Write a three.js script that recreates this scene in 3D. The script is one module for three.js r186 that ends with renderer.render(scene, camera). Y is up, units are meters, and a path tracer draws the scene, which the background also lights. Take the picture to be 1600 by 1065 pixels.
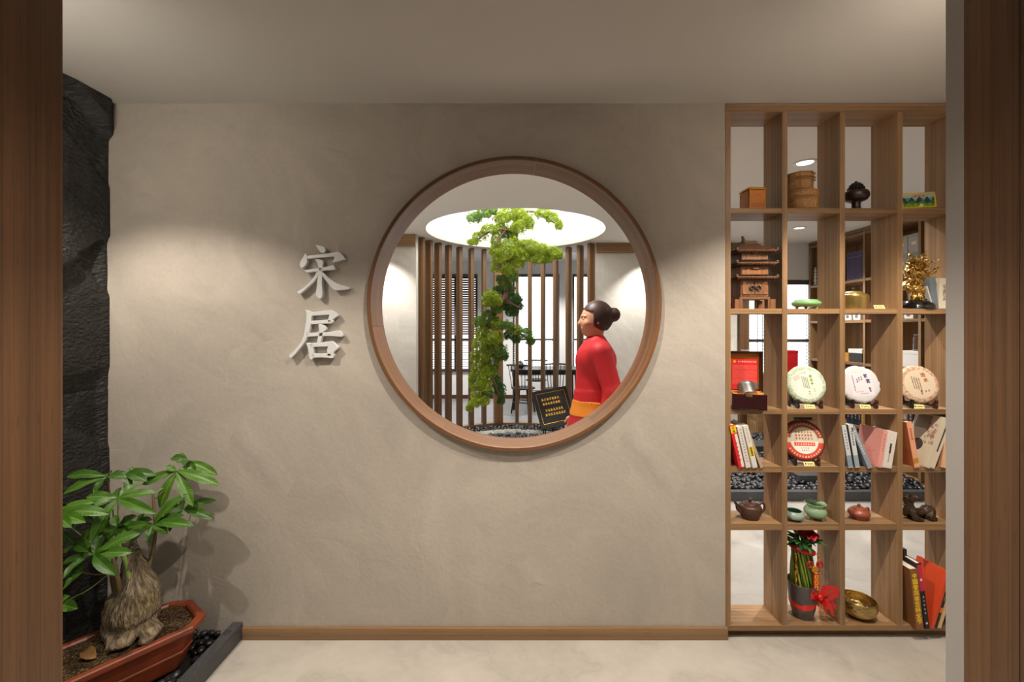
import * as THREE from 'three';
import { mergeGeometries, mergeVertices } from 'three/addons/utils/BufferGeometryUtils.js';
import { RoundedBoxGeometry } from 'three/addons/geometries/RoundedBoxGeometry.js';
import { RectAreaLightUniformsLib } from 'three/addons/lights/RectAreaLightUniformsLib.js';

// ---------------------------------------------------------------- camera, light, exposure
const scene = new THREE.Scene();
const F = 690, VX = 800, VY = 513, K = 0.0031125;         // focal length and vanishing point in pixels, metres per pixel on the wall plane z = 0
const ZC = F * K, CY = 1.506;
const camera = new THREE.PerspectiveCamera(2 * Math.atan(532.5 / F) * 180 / Math.PI, 1600 / 1065, 0.05, 60);
camera.position.set(0, CY, ZC);
camera.lookAt(0, CY, 0);
camera.setViewOffset(1600, 1065, 0, 19.5, 1600, 1065);
camera.updateProjectionMatrix();
scene.add(camera);
const renderer = new THREE.WebGLRenderer({ antialias: true });
renderer.toneMapping = THREE.LinearToneMapping;
renderer.toneMappingExposure = 1.0;
renderer.shadowMap.enabled = true;
RectAreaLightUniformsLib.init();
scene.background = new THREE.Color(0.93, 0.97, 1.0);      // bright overcast daylight outside the windows
scene.backgroundIntensity = 3.0;

const WARM = new THREE.Color(1.0, 0.89, 0.76), NEUTRAL = new THREE.Color(1.0, 0.95, 0.89);
// downlights: [x, z, intensity, half angle, penumbra, colour]
const DOWN = [
  [-1.6, 0.8, 7.6, 0.98, 0.25, WARM, 'recessed downlight over the money tree beside the black stone wall'],
  [1.41, 0.8, 12, 0.98, 0.25, WARM, 'recessed downlight in front of the display shelf'],
  [0.03, 0.8, 7.5, 0.98, 0.25, WARM, 'recessed downlight in front of the round window'],
  [-0.5, 1.5, 3.4, 1.1, 0.6, WARM, 'recessed entrance downlight on the side of the money tree'],
  [0.5, 1.5, 2.2, 1.1, 0.6, WARM, 'recessed entrance downlight on the side of the display shelf'],
  [1.93, -0.76, 12.5, 1.0, 0.6, NEUTRAL, 'round recessed downlight shining above the stacked bamboo baskets'],
  [3.12, -2.65, 16, 1.0, 0.6, NEUTRAL, 'round recessed downlight above the green celadon dish, close to the wooden bookcase'],
  [1.72, -3.22, 11, 0.85, 0.5, NEUTRAL, 'recessed downlight washing the plaster wall behind the person in red'],
  [-1.5, -2.68, 9, 0.85, 0.5, NEUTRAL, 'recessed downlight washing the plaster wall beside the dark end of the slat screen'],
  [-1.7, -0.8, 14, 1.0, 0.6, NEUTRAL, 'recessed downlight behind the plaster wall with the metal characters'],
  [0.1, -0.72, 10, 1.05, 0.6, NEUTRAL, 'recessed downlight just behind the round window'],  // added out of view so floor bounce brightens the hall ceiling
  [-1.3, -5.9, 26, 1.05, 0.6, NEUTRAL, 'added unseen downlight brightening the far room before the dark red blinds', 2.95],  // unseen lamp, added to lift the dim far room
  [0.9, -6.2, 26, 1.05, 0.6, NEUTRAL, 'added unseen downlight brightening the far room above the dining table', 2.95],  // second unseen lamp added for far-room brightness
];
const SKYLIGHT = 4.2, SKYGLOW = 1.2;

// ---------------------------------------------------------------- helpers
const V = (x, y, z) => new THREE.Vector3(x, y, z);
const P = (px, py, z) => V((px - VX) * (ZC - z) / F, CY - (py - VY) * (ZC - z) / F, z);   // measured pixel + chosen depth -> metres
const X = (px, z) => (px - VX) * (ZC - z) / F;
const Y = (py, z) => CY - (py - VY) * (ZC - z) / F;
function rng(s) { return () => { s = (s + 0x6d2b79f5) | 0; let t = Math.imul(s ^ (s >>> 15), 1 | s); t = (t + Math.imul(t ^ (t >>> 7), 61 | t)) ^ t; return ((t ^ (t >>> 14)) >>> 0) / 4294967296; }; }
const R0 = rng(7);
const used = new Map();
function numbered(n) { const c = used.get(n) || 0; used.set(n, c + 1); return c ? n + '_' + String(c).padStart(3, '0') : n; }
function mesh(name, geo, mat, parent) {
  const m = new THREE.Mesh(geo, mat); m.name = parent && parent !== scene ? name : numbered(name);
  m.castShadow = m.receiveShadow = true; (parent || scene).add(m); return m;
}
function tag(o, label, category, group) { o.userData.label = label; o.userData.category = category; if (group) o.userData.group = group; return o; }
function thing(name, label, category, pos = [0, 0, 0], turn = 0, group) {
  const o = new THREE.Group(); o.name = numbered(name); o.position.set(...pos); o.rotation.y = turn; scene.add(o);
  return tag(o, label, category, group);
}
function struct(name, geo, mat, parent) { const m = mesh(name, geo, mat, parent); m.userData.kind = 'structure'; return m; }
function structGroup(name) { const g = new THREE.Group(); g.name = name; g.userData.kind = 'structure'; scene.add(g); return g; }
function clean(g) {
  g = g.index ? g.toNonIndexed() : g;
  for (const k of Object.keys(g.attributes)) if (!['position', 'normal', 'uv'].includes(k)) g.deleteAttribute(k);
  if (!g.attributes.uv) g.setAttribute('uv', new THREE.BufferAttribute(new Float32Array(g.attributes.position.count * 2), 2));
  if (!g.attributes.normal) g.computeVertexNormals();
  return g;
}
const merge = (list) => mergeGeometries(list.map(clean));
const move = (g, x, y, z) => g.translate(x, y, z);
// uv in metres, grain (v) along the given axis
function grain(g, axis = 1, off = R0() * 7) {
  const p = g.attributes.position, n = g.attributes.normal, uv = new Float32Array(p.count * 2);
  for (let i = 0; i < p.count; i++) {
    const q = [p.getX(i), p.getY(i), p.getZ(i)], m = [Math.abs(n.getX(i)), Math.abs(n.getY(i)), Math.abs(n.getZ(i))];
    const k = m[0] > m[1] && m[0] > m[2] ? 0 : m[1] > m[2] ? 1 : 2;
    let v = axis, u = [0, 1, 2].find((a) => a !== axis && a !== k);
    if (k === axis) { u = (axis + 1) % 3; v = (axis + 2) % 3; }
    uv[2 * i] = q[u] + off; uv[2 * i + 1] = q[v] + off * 1.7;
  }
  g.setAttribute('uv', new THREE.BufferAttribute(uv, 2)); return g;
}
function bx(w, h, d, x = 0, y = 0, z = 0, axis = 1, r = 0.0012) {      // chamfered box, centre at x y z
  const g = r > 0 ? new RoundedBoxGeometry(w, h, d, 1, Math.min(r, w / 3, h / 3, d / 3)) : new THREE.BoxGeometry(w, h, d);
  return move(grain(g.index ? g.toNonIndexed() : g, axis), x, y, z);
}
const box2 = (x0, x1, y0, y1, z0, z1, axis = 1, r = 0.0012) => bx(x1 - x0, y1 - y0, z1 - z0, (x0 + x1) / 2, (y0 + y1) / 2, (z0 + z1) / 2, axis, r);
const slab = (x0, x1, y0, y1, z0, z1) => box2(x0, x1, y0, y1, z0, z1, 1, 0);
function lathe(pts, seg = 40) { return new THREE.LatheGeometry(pts.map(([r, y]) => new THREE.Vector2(Math.max(r, 0.00001), y)), seg); }
function smoothProfile(pts, n = 5) { return new THREE.SplineCurve(pts.map(([a, b]) => new THREE.Vector2(a, b))).getPoints(pts.length * n).map((p) => [Math.max(0, p.x), p.y]); }
// tapered tube through points with radii, capped
function limb(pts, radii, n = 12, radial = 8, wob = null) {
  const c = new THREE.CatmullRomCurve3(pts), pos = [], nor = [], uv = [], idx = [];
  let up = V(0.13, 0.2, 0.97).normalize(), len = c.getLength();
  for (let i = 0; i <= n; i++) {
    const t = i / n, p = c.getPoint(t), d = c.getTangent(t);
    up.addScaledVector(d, -up.dot(d)).normalize();
    const side = new THREE.Vector3().crossVectors(d, up), f = t * (radii.length - 1), a = Math.min(radii.length - 2, Math.floor(f)), r = radii[a] + (radii[a + 1] - radii[a]) * (f - a);
    for (let j = 0; j <= radial; j++) {
      const th = j / radial * Math.PI * 2, q = side.clone().multiplyScalar(Math.cos(th)).addScaledVector(up, Math.sin(th));
      const rr = wob ? r * (1 + wob(t, th)) : r;
      pos.push(p.x + q.x * rr, p.y + q.y * rr, p.z + q.z * rr); nor.push(q.x, q.y, q.z); uv.push(j / radial * r * 6.28, t * len);
    }
  }
  for (let i = 0; i < n; i++) for (let j = 0; j < radial; j++) { const a = i * (radial + 1) + j, b = a + radial + 1; idx.push(a, b, a + 1, b, b + 1, a + 1); }
  for (const [i, s] of [[0, -1], [n, 1]]) {
    const p = c.getPoint(i / n), d = c.getTangent(i / n).multiplyScalar(s), o = pos.length / 3; pos.push(p.x, p.y, p.z); nor.push(d.x, d.y, d.z); uv.push(0, 0);
    for (let j = 0; j < radial; j++) { const a = i * (radial + 1) + j; s > 0 ? idx.push(o, a + 1, a) : idx.push(o, a, a + 1); }
  }
  const g = new THREE.BufferGeometry();
  g.setAttribute('position', new THREE.Float32BufferAttribute(pos, 3)); g.setAttribute('normal', new THREE.Float32BufferAttribute(nor, 3)); g.setAttribute('uv', new THREE.Float32BufferAttribute(uv, 2));
  g.setIndex(idx); if (wob) g.computeVertexNormals(); return g;
}
function extrude(pts, depth, bevel = 0, curved = false) {
  const s = new THREE.Shape(); if (curved) { s.moveTo(...pts[0]); s.splineThru(pts.slice(1).concat([pts[0]]).map(([x, y]) => new THREE.Vector2(x, y))); } else { s.moveTo(...pts[0]); pts.slice(1).forEach((p) => s.lineTo(...p)); s.closePath(); }
  return new THREE.ExtrudeGeometry(s, { depth, bevelEnabled: bevel > 0, bevelThickness: bevel, bevelSize: bevel, bevelOffset: -bevel, bevelSegments: 1, curveSegments: 8 });
}
// surface nets on a signed distance function
function sdfMesh(f, lo, hi, cell) {
  const N = [0, 1, 2].map((a) => Math.ceil((hi[a] - lo[a]) / cell) + 1), [nx, ny, nz] = N, val = new Float32Array(nx * ny * nz), at = (i, j, k) => i + nx * (j + ny * k);
  for (let k = 0; k < nz; k++) for (let j = 0; j < ny; j++) for (let i = 0; i < nx; i++) val[at(i, j, k)] = f(lo[0] + i * cell, lo[1] + j * cell, lo[2] + k * cell);
  const vid = new Int32Array(nx * ny * nz).fill(-1), pos = [], idx = [];
  const C = [[0, 0, 0], [1, 0, 0], [0, 1, 0], [1, 1, 0], [0, 0, 1], [1, 0, 1], [0, 1, 1], [1, 1, 1]], Ed = [[0, 1], [2, 3], [4, 5], [6, 7], [0, 2], [1, 3], [4, 6], [5, 7], [0, 4], [1, 5], [2, 6], [3, 7]];
  for (let k = 0; k < nz - 1; k++) for (let j = 0; j < ny - 1; j++) for (let i = 0; i < nx - 1; i++) {
    const v = C.map(([a, b, c]) => val[at(i + a, j + b, k + c)]); let m = 0; for (let q = 0; q < 8; q++) if (v[q] < 0) m |= 1 << q;
    if (m === 0 || m === 255) continue;
    let sx = 0, sy = 0, sz = 0, n = 0;
    for (const [a, b] of Ed) if ((v[a] < 0) !== (v[b] < 0)) { const t = v[a] / (v[a] - v[b]); sx += C[a][0] + t * (C[b][0] - C[a][0]); sy += C[a][1] + t * (C[b][1] - C[a][1]); sz += C[a][2] + t * (C[b][2] - C[a][2]); n++; }
    vid[at(i, j, k)] = pos.length / 3; pos.push(lo[0] + (i + sx / n) * cell, lo[1] + (j + sy / n) * cell, lo[2] + (k + sz / n) * cell);
  }
  const quad = (a, b, c, d, flip) => { if (a < 0 || b < 0 || c < 0 || d < 0) return; flip ? idx.push(a, c, b, a, d, c) : idx.push(a, b, c, a, c, d); };
  for (let k = 1; k < nz - 1; k++) for (let j = 1; j < ny - 1; j++) for (let i = 1; i < nx - 1; i++) {
    const a = val[at(i, j, k)] < 0;
    if (a !== val[at(i + 1, j, k)] < 0) quad(vid[at(i, j - 1, k - 1)], vid[at(i, j, k - 1)], vid[at(i, j, k)], vid[at(i, j - 1, k)], !a);
    if (a !== val[at(i, j + 1, k)] < 0) quad(vid[at(i - 1, j, k - 1)], vid[at(i - 1, j, k)], vid[at(i, j, k)], vid[at(i, j, k - 1)], !a);
    if (a !== val[at(i, j, k + 1)] < 0) quad(vid[at(i - 1, j - 1, k)], vid[at(i, j - 1, k)], vid[at(i, j, k)], vid[at(i - 1, j, k)], !a);
  }
  const g = new THREE.BufferGeometry(); g.setAttribute('position', new THREE.Float32BufferAttribute(pos, 3));
  const nor = new Float32Array(pos.length), uv = new Float32Array(pos.length / 3 * 2), e = cell * 0.6;
  for (let i = 0; i < pos.length; i += 3) {
    const [x, y, z] = [pos[i], pos[i + 1], pos[i + 2]]; let a = f(x + e, y, z) - f(x - e, y, z), b = f(x, y + e, z) - f(x, y - e, z), c = f(x, y, z + e) - f(x, y, z - e); const l = Math.hypot(a, b, c) || 1;
    nor[i] = a / l; nor[i + 1] = b / l; nor[i + 2] = c / l; uv[i / 3 * 2] = x + z; uv[i / 3 * 2 + 1] = y;
  }
  g.setAttribute('normal', new THREE.BufferAttribute(nor, 3)); g.setAttribute('uv', new THREE.BufferAttribute(uv, 2)); g.setIndex(idx); return g;
}
// bones: [ax, ay, az, ra, bx, by, bz, rb]
function bone(b, x, y, z) {
  const dx = b[4] - b[0], dy = b[5] - b[1], dz = b[6] - b[2], l = dx * dx + dy * dy + dz * dz || 1e-9; let t = ((x - b[0]) * dx + (y - b[1]) * dy + (z - b[2]) * dz) / l; t = t < 0 ? 0 : t > 1 ? 1 : t;
  return Math.hypot(x - b[0] - t * dx, y - b[1] - t * dy, z - b[2] - t * dz) - (b[3] + t * (b[7] - b[3]));
}
const smin = (a, b, k) => { const h = Math.max(k - Math.abs(a - b), 0) / k; return Math.min(a, b) - h * h * k * 0.25; };
const bones = (list, k) => (x, y, z) => { let d = 1e9; for (const b of list) d = smin(d, bone(b, x, y, z), k); return d; };
const ell = (x, y, z, cx, cy, cz, a, b, c) => { const p = Math.hypot((x - cx) / a, (y - cy) / b, (z - cz) / c), q = Math.hypot((x - cx) / a / a, (y - cy) / b / b, (z - cz) / c / c); return q < 1e-9 ? -Math.min(a, b, c) : p * (p - 1) / q; };

// periodic value noise
function hash(x, y, s) { let h = Math.imul(x, 374761393) ^ Math.imul(y, 668265263) ^ Math.imul(s, 2147483647); h = Math.imul(h ^ (h >>> 13), 1274126177); return ((h ^ (h >>> 16)) >>> 0) / 4294967296; }
function vn(x, y, px, py, s) {
  let i = Math.floor(x), j = Math.floor(y), u = x - i, v = y - j; u = u * u * (3 - 2 * u); v = v * v * (3 - 2 * v);
  const m = (a, n) => ((a % n) + n) % n, a = m(i, px), b = m(i + 1, px), c = m(j, py), d = m(j + 1, py);
  return (hash(a, c, s) * (1 - u) + hash(b, c, s) * u) * (1 - v) + (hash(a, d, s) * (1 - u) + hash(b, d, s) * u) * v;
}
function fbm(u, v, fx, fy, oct, s) { let a = 0, w = 0.5, t = 0; for (let o = 0; o < oct; o++) { a += w * vn(u * fx, v * fy, fx, fy, s + o); t += w; w *= 0.5; fx *= 2; fy *= 2; } return a / t; }
function noise3(x, y, z, s = 1) { const k = Math.floor(z), w = z - k, q = w * w * (3 - 2 * w); return vn(x, y, 4096, 4096, s + k * 17) * (1 - q) + vn(x, y, 4096, 4096, s + (k + 1) * 17) * q; }
function texture(w, h, fn, rx, ry, srgb = true) {                       // fn(u, v) -> [r, g, b] 0..1
  const d = new Uint8Array(w * h * 4);
  for (let j = 0; j < h; j++) for (let i = 0; i < w; i++) { const c = fn(i / w, j / h), o = 4 * (j * w + i); for (let a = 0; a < 3; a++) d[o + a] = Math.max(0, Math.min(255, c[a] * 255)); d[o + 3] = 255; }
  const t = new THREE.DataTexture(d, w, h); t.wrapS = t.wrapT = THREE.RepeatWrapping; t.magFilter = THREE.LinearFilter; t.minFilter = THREE.LinearMipmapLinearFilter; t.generateMipmaps = true;
  if (srgb) t.colorSpace = THREE.SRGBColorSpace; t.repeat.set(1 / rx, 1 / ry); t.needsUpdate = true; return t;
}
function print(w, h, draw) { const c = document.createElement('canvas'); c.width = w; c.height = h; const g = c.getContext('2d'); draw(g, w, h); const t = new THREE.CanvasTexture(c); t.colorSpace = THREE.SRGBColorSpace; return t; }
const std = (color, roughness = 0.6, more = {}) => new THREE.MeshStandardMaterial({ color, roughness, ...more });
const phys = (color, roughness, more) => new THREE.MeshPhysicalMaterial({ color, roughness, ...more });

// ---------------------------------------------------------------- a small stroke alphabet for the Chinese characters
const B = (x0, y0, x1, y1) => [[x0, y0], [x1, y0], [x1, y1], [x0, y1], [x0, y0]], L = (...a) => { const o = []; for (let i = 0; i < a.length; i += 2) o.push([a[i], a[i + 1]]); return o; };
const CH = {
  中: [B(18, 28, 82, 62), L(50, 6, 50, 96)],
  国: [B(10, 8, 90, 93), L(28, 30, 72, 30), L(30, 51, 70, 51), L(25, 75, 76, 75), L(50, 30, 50, 75), L(61, 58, 68, 67)],
  普: [L(30, 6, 37, 17), L(69, 6, 62, 17), L(12, 21, 88, 21), L(40, 21, 40, 46), L(60, 21, 60, 46), L(22, 27, 29, 40), L(78, 27, 71, 40), L(7, 47, 93, 47), B(27, 58, 73, 94), L(27, 76, 73, 76)],
  洱: [L(10, 13, 21, 23), L(5, 38, 16, 47), L(7, 93, 22, 64), L(30, 13, 95, 13), L(44, 13, 44, 78), L(79, 13, 79, 97), L(44, 34, 79, 34), L(44, 55, 79, 55), L(28, 81, 96, 72)],
  茶: [L(8, 20, 92, 20), L(34, 7, 34, 32), L(66, 7, 66, 32), L(50, 33, 8, 60), L(50, 33, 92, 60), L(24, 66, 76, 66), L(50, 54, 50, 95), L(36, 74, 19, 90), L(64, 74, 82, 89)],
  百: [L(9, 12, 91, 12), L(50, 12, 42, 31), B(22, 32, 78, 94), L(22, 62, 78, 62)],
  科: [L(40, 7, 12, 19), L(6, 36, 48, 36), L(28, 15, 28, 96), L(28, 40, 6, 70), L(29, 43, 47, 62), L(60, 15, 70, 26), L(56, 37, 68, 47), L(50, 69, 97, 58), L(82, 5, 82, 97)],
  全: [L(50, 5, 7, 42), L(50, 5, 93, 42), L(26, 46, 74, 46), L(28, 67, 72, 67), L(9, 92, 91, 92), L(50, 46, 50, 92)],
  书: [L(18, 18, 77, 18, 77, 42), L(9, 42, 89, 42, 85, 80, 72, 76), L(48, 4, 48, 97), L(81, 6, 92, 18)],
  紫: [L(20, 8, 20, 32), L(36, 6, 36, 30), L(36, 17, 50, 17), L(6, 36, 52, 29), L(62, 5, 62, 32, 92, 32, 92, 24), L(84, 10, 64, 20), L(46, 38, 26, 50, 62, 50), L(64, 42, 24, 64, 84, 62), L(52, 64, 52, 96, 42, 91), L(30, 74, 14, 90), L(70, 74, 88, 90)],
  雲: [L(20, 8, 80, 8), L(10, 34, 12, 20, 90, 20, 84, 34), L(50, 8, 50, 44), L(26, 28, 38, 30), L(26, 38, 38, 40), L(62, 28, 74, 30), L(62, 38, 74, 40), L(24, 54, 76, 54), L(8, 68, 92, 68), L(46, 68, 22, 90, 80, 86), L(68, 76, 86, 95)],
  活: [L(10, 13, 21, 23), L(5, 38, 16, 47), L(7, 93, 22, 64), L(82, 6, 38, 19), L(30, 38, 96, 38), L(62, 13, 62, 58), B(40, 58, 88, 93)],
  水: [L(50, 5, 50, 93, 38, 86), L(10, 34, 40, 34, 12, 80), L(86, 18, 58, 42), L(52, 32, 94, 84)],
};
function glyph(g, ch, x, y, s, w, color, rand = R0) {                   // ch null: a scribbled character too small to read
  g.strokeStyle = color; g.lineWidth = w; g.lineCap = 'round'; g.lineJoin = 'round';
  let st = CH[ch];
  if (!st) { st = []; const n = 2 + Math.floor(rand() * 3); for (let i = 0; i < n; i++) { const q = 12 + 76 * i / (n - 0.5); st.push(L(8 + rand() * 20, q, 72 + rand() * 22, q - 4 * rand())); } st.push(L(30 + rand() * 40, 5, 30 + rand() * 40, 95)); if (rand() > 0.4) st.push(L(45, 40, 10, 92)); if (rand() > 0.4) st.push(L(55, 45, 92, 90)); if (rand() > 0.5) st.push(B(20, 45, 78, 80)); }
  for (const l of st) { g.beginPath(); l.forEach(([a, b], i) => g[i ? 'lineTo' : 'moveTo'](x + a * s / 100, y + b * s / 100)); g.stroke(); }
}
function column(g, text, x, y, s, step, w, color) { for (let i = 0; i < text.length; i++) glyph(g, text[i] === '?' ? null : text[i], x, y + i * step, s, w, color); }

// ---------------------------------------------------------------- materials
const woodMap = texture(512, 1024, (u, v) => {
  const a = fbm(u, v, 90, 2, 3, 3), b = fbm(u, v, 22, 1, 3, 31), c = fbm(u, v, 5, 1, 2, 57), p = vn(u * 200, v * 24, 200, 24, 91);
  let k = 0.78 + 0.28 * (a - 0.5) + 0.22 * (b - 0.5) + 0.12 * (c - 0.5); if (p > 0.8) k -= (p - 0.8) * 0.7;
  return [k * 0.72, k * 0.595, k * 0.452];
}, 0.45, 1.6);
const woodBump = texture(512, 512, (u, v) => { const a = fbm(u, v, 120, 6, 2, 5); return [a, a, a]; }, 0.45, 0.8, false);
const wood = (c = 0xffffff, rough = 0.5) => std(c, rough, { map: woodMap, bumpMap: woodBump, bumpScale: 0.0004 });
const mWood = wood(0xf6e8d6, 0.48), mWoodDark = wood(0xb29a86, 0.5), mWoodRing = wood(0xc8aa96, 0.36), mWoodSlat = wood(0xf0d6bc, 0.5), mWoodDeep = wood(0x8a6a55, 0.5), mWoodPale = wood(0xfff0d8, 0.5);
const strokes = (u, v) => {                                              // trowel marks swept in several directions
  const a = fbm(u, v, 3, 3, 4, 11), b = fbm(u, v, 4, 4, 4, 111), m = fbm(u, v, 5, 5, 2, 77), w = fbm(u, v, 6, 6, 2, 177);
  const s1 = fbm(u + 0.3 * a, v + 0.3 * b, 22, 5, 4, 21), s2 = fbm(u + v + 0.25 * a, v - u + 0.25 * b, 19, 4, 4, 41), s3 = fbm(u - v + 0.25 * b, u + v + 0.2 * a, 4, 17, 4, 61), s4 = fbm(u + 0.3 * b, v + 0.3 * a, 5, 24, 4, 81);
  const p = m > 0.5 ? s1 * Math.min(1, (m - 0.5) * 8) + s2 * (1 - Math.min(1, (m - 0.5) * 8)) : s2, q = w > 0.5 ? s3 : s4, k = Math.max(0, Math.min(1, (w + m - 0.85) * 3));
  return [a, p * k + q * (1 - k)];
};
const plasterFn = (base) => (u, v) => { const [a, s] = strokes(u, v), d = fbm(u, v, 120, 120, 2, 61), k = 1 + 0.12 * (a - 0.5) + 0.11 * (s - 0.5) + 0.03 * (d - 0.5); return base.map((q) => q * k); };
const plasterBump = texture(1024, 1024, (u, v) => { const [, s] = strokes(u, v), q = 0.75 * s + 0.25 * fbm(u, v, 150, 150, 2, 71); return [q, q, q]; }, 1.9, 1.9, false);
const mPlaster = std(0xffffff, 0.85, { map: texture(1024, 1024, plasterFn([0.695, 0.663, 0.622]), 1.9, 1.9), bumpMap: plasterBump, bumpScale: 0.0022 });
const mPlasterBack = std(0xffffff, 0.85, { map: texture(512, 512, plasterFn([0.82, 0.80, 0.765]), 1.9, 1.9), bumpMap: plasterBump, bumpScale: 0.0025 });
const mWhite = std(new THREE.Color(0.57, 0.555, 0.53), 0.9), mWhiteHallLit = std(new THREE.Color(0.86, 0.85, 0.83), 0.9), mWhitePlain = std(new THREE.Color(0.8, 0.8, 0.79), 0.85);  // hall ceiling white is lightened in colour to stand in for brighter light
const mFloor = std(0xffffff, 0.32, { map: texture(1024, 1024, (u, v) => {
  const a = fbm(u, v, 4, 4, 5, 5), b = fbm(u + 0.2 * a, v + 0.2 * a, 7, 7, 5, 15), vein = Math.exp(-Math.abs(b - 0.5) * 38), c = fbm(u, v, 60, 60, 3, 35);
  const k = 0.715 + 0.10 * (a - 0.5) + 0.09 * (b - 0.5) - 0.035 * vein + 0.035 * (c - 0.5); return [k, k * 0.97, k * 0.925];
}, 1.6, 1.6) });
const mFloorGrey = std(0xffffff, 0.35, { map: texture(256, 256, (u, v) => { const k = 0.50 + 0.1 * (fbm(u, v, 20, 2, 3, 8) - 0.5); return [k, k, k * 1.02]; }, 1, 1) });
const mPebble = [0x1c1c1e, 0x26262a, 0x121214, 0x303236].map((c) => std(c, 0.34));
const mGranite = std(0xffffff, 0.5, { map: texture(256, 256, (u, v) => { const k = 0.26 + 0.10 * (fbm(u, v, 64, 64, 2, 4) - 0.5) + 0.05 * (fbm(u, v, 4, 4, 3, 9) - 0.5); return [k, k, k * 1.03]; }, 0.4, 0.4) });
const mBlack = std(0x0c0b0b, 0.3), mDark = std(0x1b1716, 0.55), mGold = std(0xd3a248, 0.24, { metalness: 1 }), mBrass = std(0xb08a4a, 0.3, { metalness: 1 }), mSteel = std(0xc9cacb, 0.34, { metalness: 1 });
const mPaper = std(0xece6d8, 0.9), mTag = () => null;
// ---------------------------------------------------------------- the setting
const H = 2.6, WT = 0.16;                                                // ceiling height, wall thickness
const SKX = 0.04, SKZ = -2.875, SKR = 1.01, ARC = 1.17;                  // skylight and slat screen
struct('floor', slab(-3.4, 4.4, -0.1, 0, -4.2, 4.1), mFloor);
struct('floor_2', slab(-3.4, 3.1, -0.1, 0, -7.6, -4.2), mFloorGrey);
{
  const s = new THREE.Shape(); s.moveTo(-3.4, 0.08); s.lineTo(4.4, 0.08); s.lineTo(4.4, 4.2); s.lineTo(-3.4, 4.2); s.closePath();
  const h = new THREE.Path(); h.absarc(SKX, -SKZ, SKR, 0, Math.PI * 2, true); s.holes.push(h);
  const g = new THREE.ExtrudeGeometry(s, { depth: 0.1, bevelEnabled: false, curveSegments: 72 }); g.rotateX(-Math.PI / 2); g.translate(0, H, 0);
  struct('ceiling', slab(-3.4, 4.4, H, H + 0.1, -0.08, 4.1), mWhite); struct('ceiling_3', g, mWhiteHallLit);
  struct('added_trim_7', lathe([[SKR + 0.0, 2.601], [SKR - 0.006, 2.601], [SKR - 0.006, 2.699], [SKR + 0.0, 2.699]], 72).translate(SKX, 0, SKZ), std(new THREE.Color(0.5, 0.49, 0.465), 0.9));  // added liner ring, its darker colour stands in for less glare on the rim
  struct('ceiling_2', slab(-3.4, 3.1, 2.95, 3.05, -7.6, -4.1), mWhitePlain);
  struct('wall_fascia', slab(-3.4, 3.1, 2.705, 2.95, -4.2, -4.1), mWhitePlain);
  // luminous recess above the round ceiling opening
  const rec = thing('round_skylight', 'large round glowing ceiling recess above the hanging pine tree', 'skylight', [SKX, 2.7, SKZ]);
  mesh('recess_wall', lathe([[SKR + 0.02, 0.002], [1.3, 0.002], [1.3, 0.45], [1.27, 0.45], [1.27, 0.03], [SKR + 0.02, 0.03], [SKR + 0.02, 0.002]], 72), mWhitePlain, rec);
  mesh('recess_top', move(new THREE.CylinderGeometry(1.32, 1.32, 0.05, 72), 0, 0.477, 0), mWhitePlain, rec);
  mesh('luminous_panel', move(new THREE.CylinderGeometry(1.2, 1.2, 0.02, 72), 0, 0.43, 0), std(0xffffff, 0.6, { emissive: 0xffffff, emissiveIntensity: SKYGLOW }), rec);
  const a = new THREE.RectAreaLight(0xfffbf2, SKYLIGHT, 1.7, 1.7); a.position.set(SKX, 3.11, SKZ); a.lookAt(SKX, 0, SKZ); scene.add(a);
}
// the plaster wall with the round opening
const RWX = 0.011, RWY = Y(475, 0.03) + 0.002, SHX0 = X(1133.6, 0);
{
  const s = new THREE.Shape(); s.moveTo(-2.3, 0); s.lineTo(SHX0, 0); s.lineTo(SHX0, H); s.lineTo(-2.3, H); s.closePath();
  const h = new THREE.Path(); h.absarc(RWX, RWY, 0.7, 0, Math.PI * 2, true); s.holes.push(h);
  struct('wall_back', move(new THREE.ExtrudeGeometry(s, { depth: WT, bevelEnabled: false, curveSegments: 96 }), 0, 0, -WT), mPlaster);
  struct('wall_back_2', slab(2.195, 4.3, 0, H, -WT, 0), mPlaster);
  const w = structGroup('window_1'); w.userData.label = 'round walnut window frame in the plaster wall'; w.position.set(RWX, RWY, 0);
  const R1 = 0.690, R2 = 0.7085, Z0 = -WT - 0.004, Z1 = 0.03, cuts = [0.28, 1.42, 2.75, 3.3, 4.2, 5.3];
  cuts.forEach((a0, i) => {
    const a1 = (i + 1 < cuts.length ? cuts[i + 1] : cuts[0] + Math.PI * 2) - 0.0012, c = 0.0025, q = [[R1, Z0], [R1, Z1 - c], [R1 + c, Z1], [R2 - c, Z1], [R2, Z1 - c], [R2, Z0], [R1, Z0]];
    const g = [], n = 26, pos = [], uv = [], idx = [];
    q.slice(0, -1).forEach((_, e) => { const [ra, za] = q[e], [rb, zb] = q[e + 1], o = pos.length / 3; for (let k = 0; k <= n; k++) { const t = a0 + (a1 - a0) * k / n; for (const [r, z] of [[ra, za], [rb, zb]]) { pos.push(r * Math.cos(t), r * Math.sin(t), z); uv.push(z + r + i * 0.37, t * 0.7); } } for (let k = 0; k < n; k++) { const b = o + 2 * k; idx.push(b, b + 1, b + 2, b + 2, b + 1, b + 3); } });
    const geo = new THREE.BufferGeometry(); geo.setAttribute('position', new THREE.Float32BufferAttribute(pos, 3)); geo.setAttribute('uv', new THREE.Float32BufferAttribute(uv, 2)); geo.setIndex(idx); geo.computeVertexNormals();
    mesh('frame_segment', geo, mWoodRing, w).material.side = THREE.DoubleSide;
  });
}
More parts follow.
